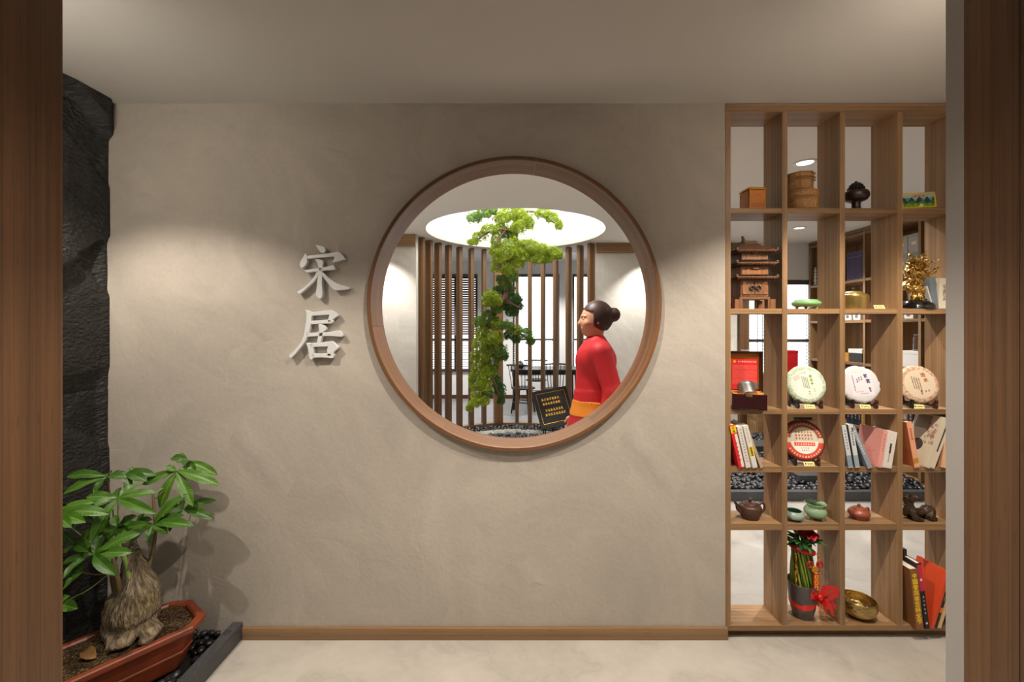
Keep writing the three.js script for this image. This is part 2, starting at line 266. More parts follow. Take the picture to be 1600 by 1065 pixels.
struct('baseboard_back', box2(-1.306, SHX0 + 0.006, 0, 0.058, 0.0005, 0.014, 0), mWood);
// black stone wall: a split slate face
{
  const ny = 260, nz = 110, z0 = -0.02, z1 = 1.0, pos = [], idx = [], uv = [];
  const relief = (y, z) => {
    const w = 0.5 * (fbm(z / 6 + 0.3, y / 6 + 0.1, 6, 6, 3, 17) - 0.5), q = y + 0.55 * z + w;
    let d = 0.02 * (fbm(z / 3, y / 3, 7, 7, 4, 3) - 0.5) + 0.012 * (fbm(z / 3, y / 3, 40, 40, 4, 23) - 0.5);
    for (const [at, s, slope] of [[0.42, 0.02, 0.4], [0.95, -0.014, -0.5], [1.22, 0.012, 0.1], [1.62, -0.018, -0.9], [1.9, 0.024, 0.8], [2.2, -0.012, -0.7], [2.43, 0.04, -0.35]]) { const e = (y + slope * z + w * 0.8 - at) / 0.005; d += 1.7 * s * (1 / (1 + Math.exp(-e)) - 0.5); }
    const j = Math.abs(y - 1.22) < 0.006 ? -0.008 : 0, e = Math.min(1, Math.max(0, z / 0.05)); return (d + j) * (0.35 + 0.65 * e * e * (3 - 2 * e));
  };
  for (let i = 0; i <= ny; i++) for (let k = 0; k <= nz; k++) { const y = H * i / ny, z = z0 + (z1 - z0) * Math.pow(k / nz, 1.8); pos.push(-1.952 + relief(y, z), y, z); uv.push(z, y); }
  for (let i = 0; i < ny; i++) for (let k = 0; k < nz; k++) { const a = i * (nz + 1) + k, b = a + nz + 1; idx.push(a, b, a + 1, a + 1, b, b + 1); }
  const g = new THREE.BufferGeometry(); g.setAttribute('position', new THREE.Float32BufferAttribute(pos, 3)); g.setAttribute('uv', new THREE.Float32BufferAttribute(uv, 2)); g.setIndex(idx); g.computeVertexNormals();
  const st = std(0xffffff, 0.62, { map: texture(512, 512, (u, v) => { const k = 0.125 + 0.10 * (fbm(u, v, 8, 8, 5, 2) - 0.5); return [k * 1.03, k, k * 0.97]; }, 0.8, 0.8), bumpMap: texture(512, 512, (u, v) => { const k = fbm(u, v, 30, 50, 5, 6); return [k, k, k]; }, 0.5, 0.5, false), bumpScale: 0.011 });
  const wl = structGroup('wall_left'); mesh('stone_face', g, st, wl); mesh('backing', slab(-2.2, -2.02, 0, H, 0, 1.0), mDark, wl);
}
struct('wall_right', slab(2.195, 2.3, 0, H, 0, 0.95), mPlaster);
// the opening the camera looks through
struct('wall_front_left', slab(-3.0, -1.242, 0, H, 0.95, 1.7), mWhitePlain);
struct('wall_front_right', slab(1.242, 3.0, 0, H, 0.956, 1.7), mWhitePlain);
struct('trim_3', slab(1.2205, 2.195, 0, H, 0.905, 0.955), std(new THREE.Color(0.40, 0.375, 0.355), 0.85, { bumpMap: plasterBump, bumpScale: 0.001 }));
{
  const a = structGroup('trim_1'); mesh('panel', box2(-1.242, -1.22, 0, H, 0.948, 1.7, 1), mWoodDark, a);
  const b = structGroup('trim_2'); mesh('panel', box2(1.22, 1.242, 0, H, 0.9555, 1.0855, 1), mWoodDark, b); mesh('panel', box2(1.2206, 1.242, 0, H, 1.0865, 1.7, 1), mWoodDark, b);
}
struct('wall_entrance_back', slab(-3.1, 3.1, 0, H, 4.0, 4.1), mWhitePlain);
struct('wall_entrance_left', slab(-3.1, -3.0, 0, H, 0.95, 4.0), mWhitePlain);
struct('wall_entrance_right', slab(3.0, 3.1, 0, H, 0.95, 4.0), mWhitePlain);
// rooms behind
const ZL = -3.0, ZR = -3.52;
struct('wall_garden_left', slab(-3.3, -1.118, 0, H, ZL - 0.12, ZL), mPlasterBack);
struct('wall_hall_left', slab(-2.8, -2.7, 0, H, ZL, -WT), mPlasterBack);
{
  const w = structGroup('wall_garden_right'), wx0 = 3.02, wx1 = 3.92, wy0 = 0.6, wy1 = 2.13;
  mesh('wall_panel', slab(1.068, wx0, 0, H, ZR - 0.12, ZR), mPlasterBack, w); mesh('wall_panel', slab(wx1, 4.4, 0, H, ZR - 0.12, ZR), mWhitePlain, w);
  mesh('wall_panel', slab(wx0, wx1, wy1, H, ZR - 0.12, ZR), mWhitePlain, w); mesh('wall_panel', slab(wx0, wx1, 0, wy0, ZR - 0.12, ZR), mWhitePlain, w);
}
struct('wall_hall_right', slab(4.28, 4.4, 0, H, ZR, -WT), mPlasterBack);
struct('wall_far_right', slab(2.9, 3.0, 0, 2.95, -7.4, ZR - 0.12), mWhitePlain);
struct('wall_far_left', slab(-3.3, -3.2, 0, 2.95, -7.4, ZL - 0.12), mWhitePlain);
// walnut beams under the ceiling on both plaster walls
struct('trim_4', box2(-2.7, -1.122, 2.46, H - 0.001, ZL + 0.001, ZL + 0.035, 0), mWood);
struct('trim_5', box2(1.085, 2.92, 2.475, H - 0.001, ZR + 0.001, ZR + 0.035, 0), mWood);
struct('trim_6', box2(2.9, 3.02, 0, H - 0.001, ZR + 0.001, ZR + 0.05, 1), mWoodDark);
// windows: openings with frames, panes and venetian blinds
const mFrame = std(0x55504d, 0.5), mGlass = phys(0xffffff, 0.02, { transmission: 1, thickness: 0, ior: 1.45 });
const mBlindPale = phys(0xf2f2f0, 0.7, { transmission: 0.45, thickness: 0 }), mBlindDark = std(0x3a1a1a, 0.5), mCord = std(0x3c3836, 0.8);
function windowIn(name, x0, x1, y0, y1, z, bars, transom) {
  const w = structGroup(name), t = 0.045, f = [[x0, x1, y0, y0 + t], [x0, x1, y1 - t, y1], [x0, x0 + t, y0 + t, y1 - t], [x1 - t, x1, y0 + t, y1 - t], [x0 + t, x1 - t, transom - 0.022, transom + 0.022]];
  for (const b of bars) f.push([b - 0.02, b + 0.02, y0 + t, y1 - t]);
  f.forEach(([a, b, c, d]) => mesh('frame_bar', slab(a, b, c, d, z - 0.03, z + 0.03), mFrame, w));
  mesh('pane', slab(x0 + t, x1 - t, y0 + t, y1 - t, z - 0.004, z + 0.004), mGlass, w);
}
function blind(label, x0, x1, yb, yt, z, pitch, tilt, mat, tiltAbove = 99) {
  const group = undefined;
  const o = thing('venetian_blind', label, 'blind', [(x0 + x1) / 2, yb, z], 0, group), w = x1 - x0, h = yt - yb;
  mesh('headrail', bx(w, 0.05, 0.05, 0, h - 0.025, 0), mFrame, o);
  const g = new THREE.BoxGeometry(w, 0.0025, 0.045); g.rotateX(tilt); const gc = new THREE.BoxGeometry(w, 0.0025, 0.045).rotateX(1.2);
  for (let y = h - 0.07; y > 0.02; y -= pitch) { const s = mesh('slat', y > tiltAbove ? gc : g, mat, o); s.position.y = y; }
  mesh('bottom_rail', bx(w, 0.018, 0.045, 0, 0.009, 0), mat, o);
  for (const s of [-0.38, -0.3, 0.36]) mesh('cord', new THREE.CylinderGeometry(0.004, 0.004, h - 0.05, 6).translate(s * w, (h - 0.05) / 2, 0.034), mCord, o);
}
windowIn('window_2', 3.02, 3.92, 0.6, 2.13, ZR - 0.085, [], 1.345);
blind('pale venetian blind in the window beside the wooden bookcase', 3.04, 3.90, 0.72, 2.12, ZR - 0.025, 0.045, 0.12, mBlindPale);
{
  const z = -7.35, w = structGroup('wall_far'), wy0 = 0.58, wy1 = 2.68, ops = [[-2.95, -2.15], [-1.95, -0.74], [0.02, 1.02], [1.3, 2.3]];
  mesh('wall_panel', slab(-3.3, 3.0, 0, wy0, z - 0.1, z), mWhitePlain, w); mesh('wall_panel', slab(-3.3, 3.0, wy1, 2.95, z - 0.1, z), mWhitePlain, w);
  let a = -3.3; for (const [p, q] of ops.concat([[3.0, 3.0]])) { mesh('wall_panel', slab(a, p, wy0, wy1, z - 0.1, z), mWhitePlain, w); a = q; }
  ops.forEach(([p, q], i) => windowIn('window_' + (3 + i), p, q, wy0, wy1, z - 0.05, [(p + q) / 2 + 0.12], 1.27));
  blind('dark red venetian blind with open lower slats in the outermost far window', -2.93, -2.17, 0.6, 2.66, z + 0.03, 0.05, 0.3, mBlindDark, 0.75);
  blind('wide dark red venetian blind behind the shaded end of the slat screen', -1.93, -0.76, 0.6, 2.66, z + 0.03, 0.05, 0.3, mBlindDark, 0.75);
  blind('pale venetian blind glowing in the window behind the dining table', 0.04, 1.0, 0.6, 2.66, z + 0.03, 0.05, 0.12, mBlindPale);
  blind('pale venetian blind in the far window behind the person in red', 1.32, 2.28, 0.6, 2.66, z + 0.03, 0.05, 0.12, mBlindPale);
  struct('baseboard_far', slab(-3.2, 2.9, 0, 0.08, z, z + 0.012), mWoodDeep);
}
// recessed downlights
const mTrimRing = std(0xf4f2ee, 0.5);
DOWN.forEach(([x, z, I, ang, pen, col, label, h = H]) => {
  const o = thing('recessed_downlight', label, 'light', [x, h, z]);
  mesh('trim_ring', lathe([[0.05, -0.001], [0.068, -0.001], [0.066, -0.006], [0.052, -0.008], [0.046, -0.002], [0.05, -0.001]], 36), mTrimRing, o);
  mesh('lens', new THREE.CylinderGeometry(0.047, 0.047, 0.003, 36).translate(0, -0.0025, 0), std(0xffffff, 0.5, { emissive: col, emissiveIntensity: 4 }), o);
  const s = new THREE.SpotLight(col, I, 0, ang, pen, 2); s.position.set(x, h - 0.02, z); s.target.position.set(x, 0, z); s.castShadow = true; s.shadow.radius = 0.7; scene.add(s, s.target);
});
// ---------------------------------------------------------------- the metal characters on the wall
{
  const mLet = std(0xdcdedf, 0.42, { metalness: 0.2 });
  const toM = (ax, ay) => (q) => { const o = []; for (let i = 0; i < q.length; i += 2) { const p = P(430 + q[i] / 4.84, 360 + q[i + 1] / 4.84, 0.025); o.push([p.x - ax, p.y - ay]); } return o; };
  const make = (label, base, strokes) => {
    const b = P(430 + base[0] / 4.84, 360 + base[1] / 4.84, 0.025), o = thing('metal_character', label, 'sign', [b.x, b.y, 0.004], 0), f = toM(b.x, b.y);
    strokes.forEach((q) => mesh('stroke', extrude(f(q), 0.02, 0.0015, false), mLet, o));
  };
  make('upper brushed metal Chinese character on the plaster wall, with sweeping legs', [345, 516], [
    [302, 106, 335, 112, 362, 121, 377, 133, 382, 149, 376, 165, 364, 171, 350, 169, 335, 158, 322, 138],
    [226, 170, 236, 180, 243, 191, 241, 210, 243, 238, 232, 260, 214, 278, 204, 283, 192, 278, 185, 262, 186, 244, 196, 220, 212, 196],
    [240, 190, 300, 183, 400, 172, 470, 157, 488, 162, 508, 186, 526, 211, 515, 220, 470, 232, 430, 243, 440, 224, 446, 205, 440, 196, 380, 201, 300, 208, 242, 214],
    [219, 298, 240, 296, 310, 286, 380, 274, 435, 260, 448, 268, 457, 284, 448, 297, 380, 301, 310, 309, 240, 319, 228, 312],
    [300, 218, 315, 214, 332, 216, 358, 226, 364, 238, 357, 300, 354, 400, 359, 480, 354, 504, 344, 515, 331, 515, 314, 501, 305, 486, 312, 440, 322, 340, 326, 280, 319, 250],
    [313, 308, 332, 318, 320, 350, 296, 384, 262, 416, 225, 450, 186, 481, 174, 474, 164, 461, 200, 442, 232, 418, 262, 388, 296, 344],
    [348, 318, 364, 316, 395, 349, 422, 371, 455, 392, 490, 408, 525, 419, 569, 430, 567, 440, 520, 448, 475, 452, 455, 453, 440, 446, 420, 424, 385, 382, 355, 342]]);
  make('lower brushed metal Chinese character on the plaster wall, with a boxed bottom', [290, 976], [
    [226, 599, 245, 604, 262, 609, 274, 617, 276, 640, 272, 700, 262, 745, 250, 783, 234, 826, 210, 864, 180, 901, 150, 936, 120, 966, 110, 958, 104, 945, 128, 924, 152, 899, 176, 870, 198, 836, 214, 795, 227, 725, 236, 660, 234, 622],
    [270, 616, 350, 610, 425, 599, 440, 605, 458, 622, 475, 637, 474, 646, 452, 658, 440, 668, 434, 676, 439, 686, 430, 700, 418, 704, 394, 702, 402, 664, 409, 636, 350, 639, 272, 646],
    [268, 682, 340, 679, 400, 674, 420, 676, 424, 703, 340, 705, 268, 709],
    [325, 710, 345, 705, 366, 714, 382, 726, 389, 738, 383, 752, 367, 764, 356, 800, 342, 852, 312, 852, 324, 800, 330, 750],
    [238, 776, 320, 771, 420, 767, 485, 757, 499, 768, 514, 795, 500, 804, 420, 798, 320, 799, 238, 804],
    [231, 850, 250, 847, 268, 855, 284, 866, 289, 890, 292, 950, 284, 968, 273, 977, 262, 973, 255, 950, 249, 905, 241, 872],
    [262, 851, 340, 848, 425, 835, 440, 841, 460, 860, 479, 879, 477, 890, 456, 906, 444, 918, 441, 928, 446, 946, 436, 964, 420, 966, 396, 962, 390, 900, 399, 877, 340, 878, 270, 882],
    [280, 932, 340, 931, 405, 927, 420, 930, 424, 964, 340, 960, 284, 962]]);
}

// ---------------------------------------------------------------- black pebbles, kerb and planter at the stone wall
function pebbleGeo(seed, detail) {
  let g = mergeVertices(new THREE.IcosahedronGeometry(1, detail).deleteAttribute('normal').deleteAttribute('uv')); const p = g.attributes.position, r = rng(seed), a = r() * 9, b = r() * 9;
  for (let i = 0; i < p.count; i++) { const x = p.getX(i), y = p.getY(i), z = p.getZ(i), k = 0.86 + 0.3 * noise3(x * 1.1 + a + 9, y * 1.1 + b + 9, z * 1.1 + 9, seed); p.setXYZ(i, x * k, y * k * 0.62, z * k * 0.8); }
  g.computeVertexNormals(); return g;
}
const PEB = [1, 2, 3, 4, 5].map((s) => pebbleGeo(s, 2)), PEBLOW = pebbleGeo(6, 1);
function pebble(x, y, z, s, label, group, r) {
  const m = mesh('black_pebble', PEB[Math.floor(r() * 5)], mPebble[Math.floor(r() * 4)], scene); m.position.set(x, y, z); m.scale.setScalar(s); m.rotation.set((r() - 0.5) * 0.9, r() * 6.28, (r() - 0.5) * 0.9); return tag(m, label, 'pebble', group);
}
tag(mesh('stone_kerb', box2(-1.356, -1.307, 0, 0.082, 0.002, 0.9, 2, 0.003), mGranite), 'dark granite kerb edging the black pebbles around the terracotta pot', 'kerb');
struct('floor_planter_bed', slab(-1.95, -1.3565, 0.001, 0.018, 0.001, 0.9), mDark);
const PU = [-0.61, 0.792], PN = [0.792, 0.61], POT = [-1.640, 0.345];     // pot axes and centre
{
  const r = rng(21);
  for (let x = -1.92; x < -1.38; x += 0.037) for (let z = 0.035; z < 0.5; z += 0.037) {
    const u = (x - POT[0]) * PU[0] + (z - POT[1]) * PU[1], n = (x - POT[0]) * PN[0] + (z - POT[1]) * PN[1];
    if (Math.abs(u) < 0.27 && Math.abs(n) < 0.125) continue; if ((n < 0.1 && u > -0.27) || (x < -1.64 && z > 0.1)) continue;
    const s = 0.017 + 0.010 * r(), px = Math.min(x + (r() - 0.5) * 0.016, -1.385);
    pebble(px, 0.02 + s * 0.6, z + (r() - 0.5) * 0.016, s, 'polished black pebble in the bed around the terracotta pot', 'black pebbles around the terracotta pot', r);
    if ((n > 0.135 || u < -0.29) && r() < 0.9) pebble(px + 0.006, 0.046 + s * 0.6, z + 0.012, s * 0.9, 'polished black pebble in the bed around the terracotta pot', 'black pebbles around the terracotta pot', r);
  }
}
// ---------------------------------------------------------------- money tree in its pot
const mTerra = std(0xffffff, 0.42, { map: texture(256, 256, (u, v) => { const k = 1 + 0.25 * (fbm(u, v, 5, 5, 4, 7) - 0.5); return [0.50 * k, 0.235 * k, 0.135 * k]; }, 0.3, 0.3) });
const mBark = std(0xffffff, 0.9, { map: texture(512, 512, (u, v) => { const a = fbm(u, v, 6, 4, 5, 9), b = fbm(u, v, 64, 22, 3, 19), m = fbm(u, v, 5, 5, 3, 39); const k = 0.50 + 0.22 * (a - 0.5) + 0.45 * (b - 0.5); return [k * 0.98, k * 0.87, k * (0.72 - 0.3 * Math.max(0, m - 0.5))]; }, 0.4, 0.4), bumpMap: texture(512, 512, (u, v) => { const k = fbm(u, v, 48, 16, 4, 29); return [k, k, k]; }, 0.3, 0.3, false), bumpScale: 0.012 });
const leafMap = print(256, 128, (g, w, h) => { g.fillStyle = '#5c8a2c'; g.fillRect(0, 0, w, h); for (let i = 0; i < 900; i++) { g.fillStyle = R0() > 0.5 ? 'rgba(80,140,50,.12)' : 'rgba(40,90,30,.12)'; g.fillRect(R0() * w, R0() * h, 9, 4); } g.strokeStyle = 'rgba(160,200,110,.75)'; g.lineWidth = 1.6; for (let i = 1; i < 16; i++) for (const s of [-1, 1]) { g.beginPath(); g.moveTo(i * 16, h / 2); g.lineTo(i * 16 + 22, h / 2 + s * h / 2); g.stroke(); } g.strokeStyle = '#b9d98a'; g.lineWidth = 4; g.beginPath(); g.moveTo(0, h / 2); g.lineTo(w, h / 2); g.stroke(); });
const mLeafs = [0xb6c488, 0x98ac70, 0xd0d898].map((c) => phys(c, 0.46, { map: leafMap, transmission: 0.16, thickness: 0, side: THREE.DoubleSide }));
// a blade from base to tip: folded along the midrib, arched, widest past the middle
function bladeGeo(L_, W, arch, fold, wave, seed, nx = 12, ny = 6) {
  const pos = [], uv = [], idx = [];
  for (let i = 0; i <= nx; i++) { const t = i / nx, w = W * Math.pow(Math.sin(Math.PI * Math.pow(t, 0.8)), 0.75) * (0.35 + 0.75 * t) * (t > 0.999 ? 0 : 1); for (let j = 0; j <= ny; j++) { const s = j / ny * 2 - 1; pos.push(t * L_, arch * L_ * (4 * t * (1 - t)) * 0.5 - arch * L_ * t * t * 0.6 + Math.abs(s) * w * fold + wave * W * Math.sin(t * 15 + s * 2 + seed) * Math.abs(s), s * w * 0.5); uv.push(t, j / ny); } }
  for (let i = 0; i < nx; i++) for (let j = 0; j < ny; j++) { const a = i * (ny + 1) + j, b = a + ny + 1; idx.push(a, a + 1, b, b, a + 1, b + 1); }
  const g = new THREE.BufferGeometry(); g.setAttribute('position', new THREE.Float32BufferAttribute(pos, 3)); g.setAttribute('uv', new THREE.Float32BufferAttribute(uv, 2)); g.setIndex(idx); g.computeVertexNormals(); return g;
}
function aim(o, base, tip, up) { const d = tip.clone().sub(base).normalize(), s = new THREE.Vector3().crossVectors(d, up).normalize(), u = new THREE.Vector3().crossVectors(s, d); o.quaternion.setFromRotationMatrix(new THREE.Matrix4().makeBasis(d, u, s)); o.position.copy(base); }
{
  const o = thing('potted_money_tree', 'money tree with swollen trunk and palmate green leaves in a terracotta tray', 'potted plant', [POT[0], 0.035, POT[1]]), turn = Math.atan2(-PU[1], PU[0]);
  const at = (p) => p.clone().sub(o.position);
  // octagonal tray: rings of [half length, half width, height]
  const ring = (a, b, y, c = 0.28) => { const k = b * c * 1.6; return [[a, -b + k], [a, b - k], [a - k, b], [-a + k, b], [-a, b - k], [-a, -b + k], [-a + k, -b], [a - k, -b]].map(([x, z]) => V(x, y, z)); };
  const loft = (rings) => { const pos = []; for (let i = 0; i < rings.length - 1; i++) for (let j = 0; j < 8; j++) { const a = rings[i][j], b = rings[i][(j + 1) % 8], c = rings[i + 1][j], d = rings[i + 1][(j + 1) % 8]; for (const p of [a, c, b, b, c, d]) pos.push(p.x, p.y, p.z); } const g = new THREE.BufferGeometry(); g.setAttribute('position', new THREE.Float32BufferAttribute(pos, 3)); g.computeVertexNormals(); return grain(g, 1).rotateY(turn); };
  mesh('pot', loft([ring(0.01, 0.006, 0.004), ring(0.235, 0.092, 0.004), ring(0.24, 0.096, 0.012), ring(0.262, 0.112, 0.07), ring(0.266, 0.115, 0.073), ring(0.266, 0.115, 0.08), ring(0.262, 0.113, 0.083), ring(0.285, 0.128, 0.155), ring(0.306, 0.146, 0.16), ring(0.31, 0.148, 0.165), ring(0.31, 0.148, 0.182), ring(0.305, 0.144, 0.187), ring(0.283, 0.124, 0.187), ring(0.276, 0.118, 0.18), ring(0.268, 0.112, 0.13)]), mTerra, o);
  const sg = new THREE.PlaneGeometry(0.545, 0.235, 60, 30); sg.rotateX(-Math.PI / 2); const sp = sg.attributes.position;
  for (let i = 0; i < sp.count; i++) { const x = sp.getX(i), z = sp.getZ(i); sp.setY(i, 0.15 + 0.035 * fbm(x + 0.4, z + 0.4, 8, 8, 4, 5) + 0.02 * Math.exp(-(x * x + z * z) / 0.02)); }
  sg.computeVertexNormals(); sg.rotateY(turn);
  mesh('soil', sg, std(0xffffff, 1, { map: texture(256, 256, (u, v) => { const a = fbm(u, v, 48, 48, 3, 3), b = fbm(u, v, 6, 6, 3, 13); const k = 0.10 + 1.25 * Math.max(0, a - 0.46); return [k * 1.2, k * (0.82 + 0.15 * b), k * 0.45]; }, 0.5, 0.5), bumpMap: plasterBump, bumpScale: 0.02 }), o);
  // trunk
  const T = (px, py, z) => at(P(px, py, z));
  const tr = bones([
    [...T(206, 985, 0.27).toArray(), 0.078, ...T(210, 955, 0.265).toArray(), 0.092], [...T(210, 955, 0.265).toArray(), 0.090, ...T(218, 925, 0.26).toArray(), 0.066], [...T(218, 925, 0.26).toArray(), 0.064, ...T(211, 888, 0.25).toArray(), 0.038], [...T(211, 888, 0.25).toArray(), 0.038, ...T(203, 848, 0.245).toArray(), 0.026],
    [...T(185, 975, 0.29).toArray(), 0.06, ...T(192, 945, 0.27).toArray(), 0.05], [...T(180, 990, 0.31).toArray(), 0.04, ...T(172, 1004, 0.35).toArray(), 0.02], [...T(236, 985, 0.3).toArray(), 0.04, ...T(228, 1000, 0.34).toArray(), 0.026], [...T(196, 1000, 0.36).toArray(), 0.03, ...T(176, 1010, 0.39).toArray(), 0.02], [...T(188, 950, 0.27).toArray(), 0.04, ...T(190, 915, 0.25).toArray(), 0.02]], 0.028);
  const tc = T(210, 945, 0.262), tg = sdfMesh((x, y, z) => tr(x, y, z) - 0.007 * (noise3(x * 75 + 40, y * 20 + 40, z * 75 + 40, 5) - 0.5) - 0.016 * (noise3(x * 16 + 40, y * 9 + 40, z * 16 + 40, 9) - 0.5) + 0.006 * Math.max(0, Math.sin(y * 95 + 6 * noise3(x * 9 + 40, y * 9 + 40, z * 9 + 40, 2))) * (y < 0.26 ? 1 : 0.3), [-0.28, 0.08, -0.26], [0.2, 0.66, 0.28], 0.006), tuv = tg.attributes.uv, tp = tg.attributes.position;
  for (let i = 0; i < tp.count; i++) tuv.setXY(i, Math.atan2(tp.getX(i) - tc.x, tp.getZ(i) - tc.z) * 0.095, tp.getY(i)); mesh('trunk', tg, mBark, o);
  const mStem = std(0x6a5a3a, 0.8), mGreenStem = std(0x7c9a48, 0.6);
  const branch = (pts, r, m = mStem, name = 'branch') => mesh(name, limb(pts.map(([a, b, c]) => T(a, b, c)), r, 14, 7), m, o);
  branch([[188, 950, 0.26], [181, 920, 0.26], [176, 890, 0.25], [182, 860, 0.24]], [0.017, 0.014, 0.011, 0.008]);
  branch([[200, 940, 0.28], [203, 905, 0.29], [196, 875, 0.28], [186, 850, 0.27], [178, 815, 0.26]], [0.014, 0.012, 0.009, 0.006], mGreenStem);
  branch([[190, 935, 0.3], [184, 905, 0.31], [177, 872, 0.29]], [0.012, 0.01, 0.007]);
  branch([[228, 897, 0.24], [237, 868, 0.22], [243, 835, 0.2], [241, 800, 0.19], [239, 770, 0.18]], [0.009, 0.008, 0.007, 0.006, 0.005]);
  const mStemRed = std(0x5d4530, 0.7), wire = (a, b, m = mGreenStem) => branch([a, [(a[0] + b[0]) / 2 + 2, (a[1] + b[1]) / 2 + 5, (a[2] + b[2]) / 2], b], [0.0028, 0.0022, 0.0018], m, 'petiole');
  branch([[300, 790, 0.03], [290, 850, 0.022], [279, 930, 0.02]], [0.0012, 0.001, 0.001], mStemRed, 'twig');
  // leaf fans: centre px, py, depth z, stalk start, tips [px, py, dz]
  const C4 = (x, y) => [95 + x / 5.325, 700 + y / 5.325];
  const fans = [
    [965, 190, 0.12, [241, 780, 0.18], [[870, 150, 0.02], [672, 296, 0.05], [812, 498, 0.05], [1095, 472, 0.06], [1306, 292, 0.03], [1130, 160, -0.04]], 2],
    [1060, 105, 0.07, [240, 772, 0.18], [[912, 74, 0], [950, 58, -0.03], [960, 112, 0.03], [1110, 190, 0.04], [1298, 215, 0.0], [1020, 130, 0.05]], 1],
    [475, 415, 0.34, [180, 850, 0.26], [[210, 398, 0.02], [18, 592, 0.1], [245, 765, 0.09], [765, 535, 0.06], [785, 362, -0.02], [660, 290, -0.06], [478, 325, -0.05]], 0],
    [385, 235, 0.26, [178, 815, 0.26], [[38, 222, 0.02], [15, 372, 0.06], [275, 378, 0.06], [540, 238, 0.0], [410, 200, -0.06]], 0],
    [545, 205, 0.16, [178, 815, 0.26], [[412, 222, 0.02], [775, 218, 0.0], [700, 262, 0.04], [575, 325, 0.05], [640, 163, -0.03]], 1],
    [275, 882, 0.42, [177, 872, 0.29], [[15, 952, 0.05], [12, 1065, 0.1], [440, 1045, 0.06], [582, 858, 0.0], [695, 668, -0.05], [340, 715, -0.05], [232, 815, -0.05]], 0],
    [775, 632, 0.22, [242, 830, 0.2], [[1084, 632, 0.03], [1028, 378, -0.04], [1015, 548, -0.04], [880, 702, 0.05], [560, 795, 0.06], [495, 672, 0.0], [715, 782, 0.06]], 0],
    [1022, 508, 0.13, [241, 805, 0.19], [[1278, 425, -0.02], [1258, 575, 0.04], [1010, 425, -0.04], [900, 492, -0.02], [800, 580, 0.04], [890, 690, 0.05]], 1],
    [-40, 545, 0.42, [177, 872, 0.29], [[375, 525, 0.0], [185, 605, 0.05], [265, 445, -0.03], [150, 470, -0.06], [60, 640, 0.08]], 2],
    [185, 1035, 0.45, [181, 890, 0.29], [[15, 1168, 0.04], [30, 1050, -0.02], [120, 960, -0.05]], 0],
    [-30, 1300, 0.46, [178, 890, 0.29], [[125, 1330, 0.03], [60, 1230, 0]], 0],
    [330, 640, 0.22, [180, 850, 0.26], [[140, 790, 0.03], [430, 690, 0.03], [205, 850, 0.04], [360, 560, -0.04], [150, 470, -0.04], [250, 640, 0]], 1],
    [300, 480, 0.2, [180, 850, 0.26], [[140, 470, 0.04], [215, 560, 0.05], [400, 380, 0], [330, 620, 0.05]], 1],
    [470, 660, 0.3, [186, 850, 0.27], [[330, 720, 0.04], [395, 760, 0.05], [620, 560, 0], [560, 700, 0.03], [440, 560, -0.03]], 0],
    [120, 800, 0.4, [177, 872, 0.29], [[10, 700, 0], [40, 860, 0.05], [200, 720, 0], [210, 850, 0.05]], 1],
    [640, 620, 0.12, [206, 855, 0.24], [[460, 640, 0.02], [750, 590, 0.0], [520, 700, 0.04], [690, 540, -0.03]], 1],
  ];
  fans.forEach(([cx, cy, z, st, tips, tone], i) => {
    const c = C4(cx, cy), base = T(c[0], c[1], z); wire(st, [c[0], c[1], z], i % 3 ? mGreenStem : mStemRed);
    tips.forEach(([tx, ty, dz], j) => {
      const p = C4(tx, ty), tip = T(p[0], p[1], Math.max(z + dz, 0.03)), len = tip.distanceTo(base), rr = rng(i * 31 + j);
      const leaf = mesh('leaf', bladeGeo(len * 1.02, Math.min(0.062, 0.030 + len * 0.23) * (0.9 + 0.2 * rr()), 0.10 + 0.10 * rr(), 0.10 + 0.12 * rr(), 0.035, i + j), mLeafs[(tone + (rr() > 0.75 ? 1 : 0)) % 3], o);
      aim(leaf, base, tip, V((rr() - 0.5) * 0.9, 0.75 + 0.5 * rr(), 0.75 + 0.3 * rr()).normalize());
    });
  });
  const dl = mesh('fallen_leaf', bladeGeo(0.075, 0.06, 0.3, 0.2, 0.05, 3), std(0x8a6238, 0.8, { side: THREE.DoubleSide }), o); aim(dl, T(130, 1018, 0.4), T(156, 1028, 0.44), V(0.2, 1, 0.6).normalize());
}
// ---------------------------------------------------------------- display shelf
const SD = 0.158, ROW = [325, 482, 639, 729, 818, 976].map((p) => Y(p, 0)), ROWB = [333, 490, 647, 737.7, 828, 984].map((p) => Y(p, 0)), UP = [1137.5, 1226, 1316, 1406, 1496].map((p) => X(p, 0)), UT = 0.0255;
{
  const o = thing('display_shelf', 'tall open walnut lattice shelf holding tea ware, books and ornaments', 'shelf', [UP[0], 0, 0]), ox = -UP[0], top = Y(175, 0);
  UP.forEach((x) => mesh('upright', box2(x - UT / 2 + ox, x + UT / 2 + ox, ROWB[5], top, -SD, 0.002, 1), mWood, o));
  mesh('top_board', box2(UP[0] - UT / 2 + ox, UP[4] + UT / 2 + ox, top + 0.0005, H - 0.002, -SD, 0.004, 0), mWood, o);
  mesh('bottom_board', box2(UP[0] - UT / 2 + ox, UP[4] + UT / 2 + ox, ROWB[5] - 0.001, ROW[5], -SD, 0.003, 0), mWood, o);
  for (let c = 0; c < 4; c++) for (let r = 0; r < 5; r++) mesh('shelf_board', box2(UP[c] + UT / 2 + ox, UP[c + 1] - UT / 2 + ox, ROWB[r], ROW[r], -SD, 0, 0), mWood, o);
  const xs = [UP[0] - UT / 2, X(1353, 0), UP[4] + UT / 2]; for (let i = 0; i < 2; i++) mesh('plinth', box2(xs[i] + ox + 0.0005, xs[i + 1] + ox - 0.0005, 0, ROWB[5] - 0.0015, -SD + 0.01, -0.035, 0), mWood, o);
}
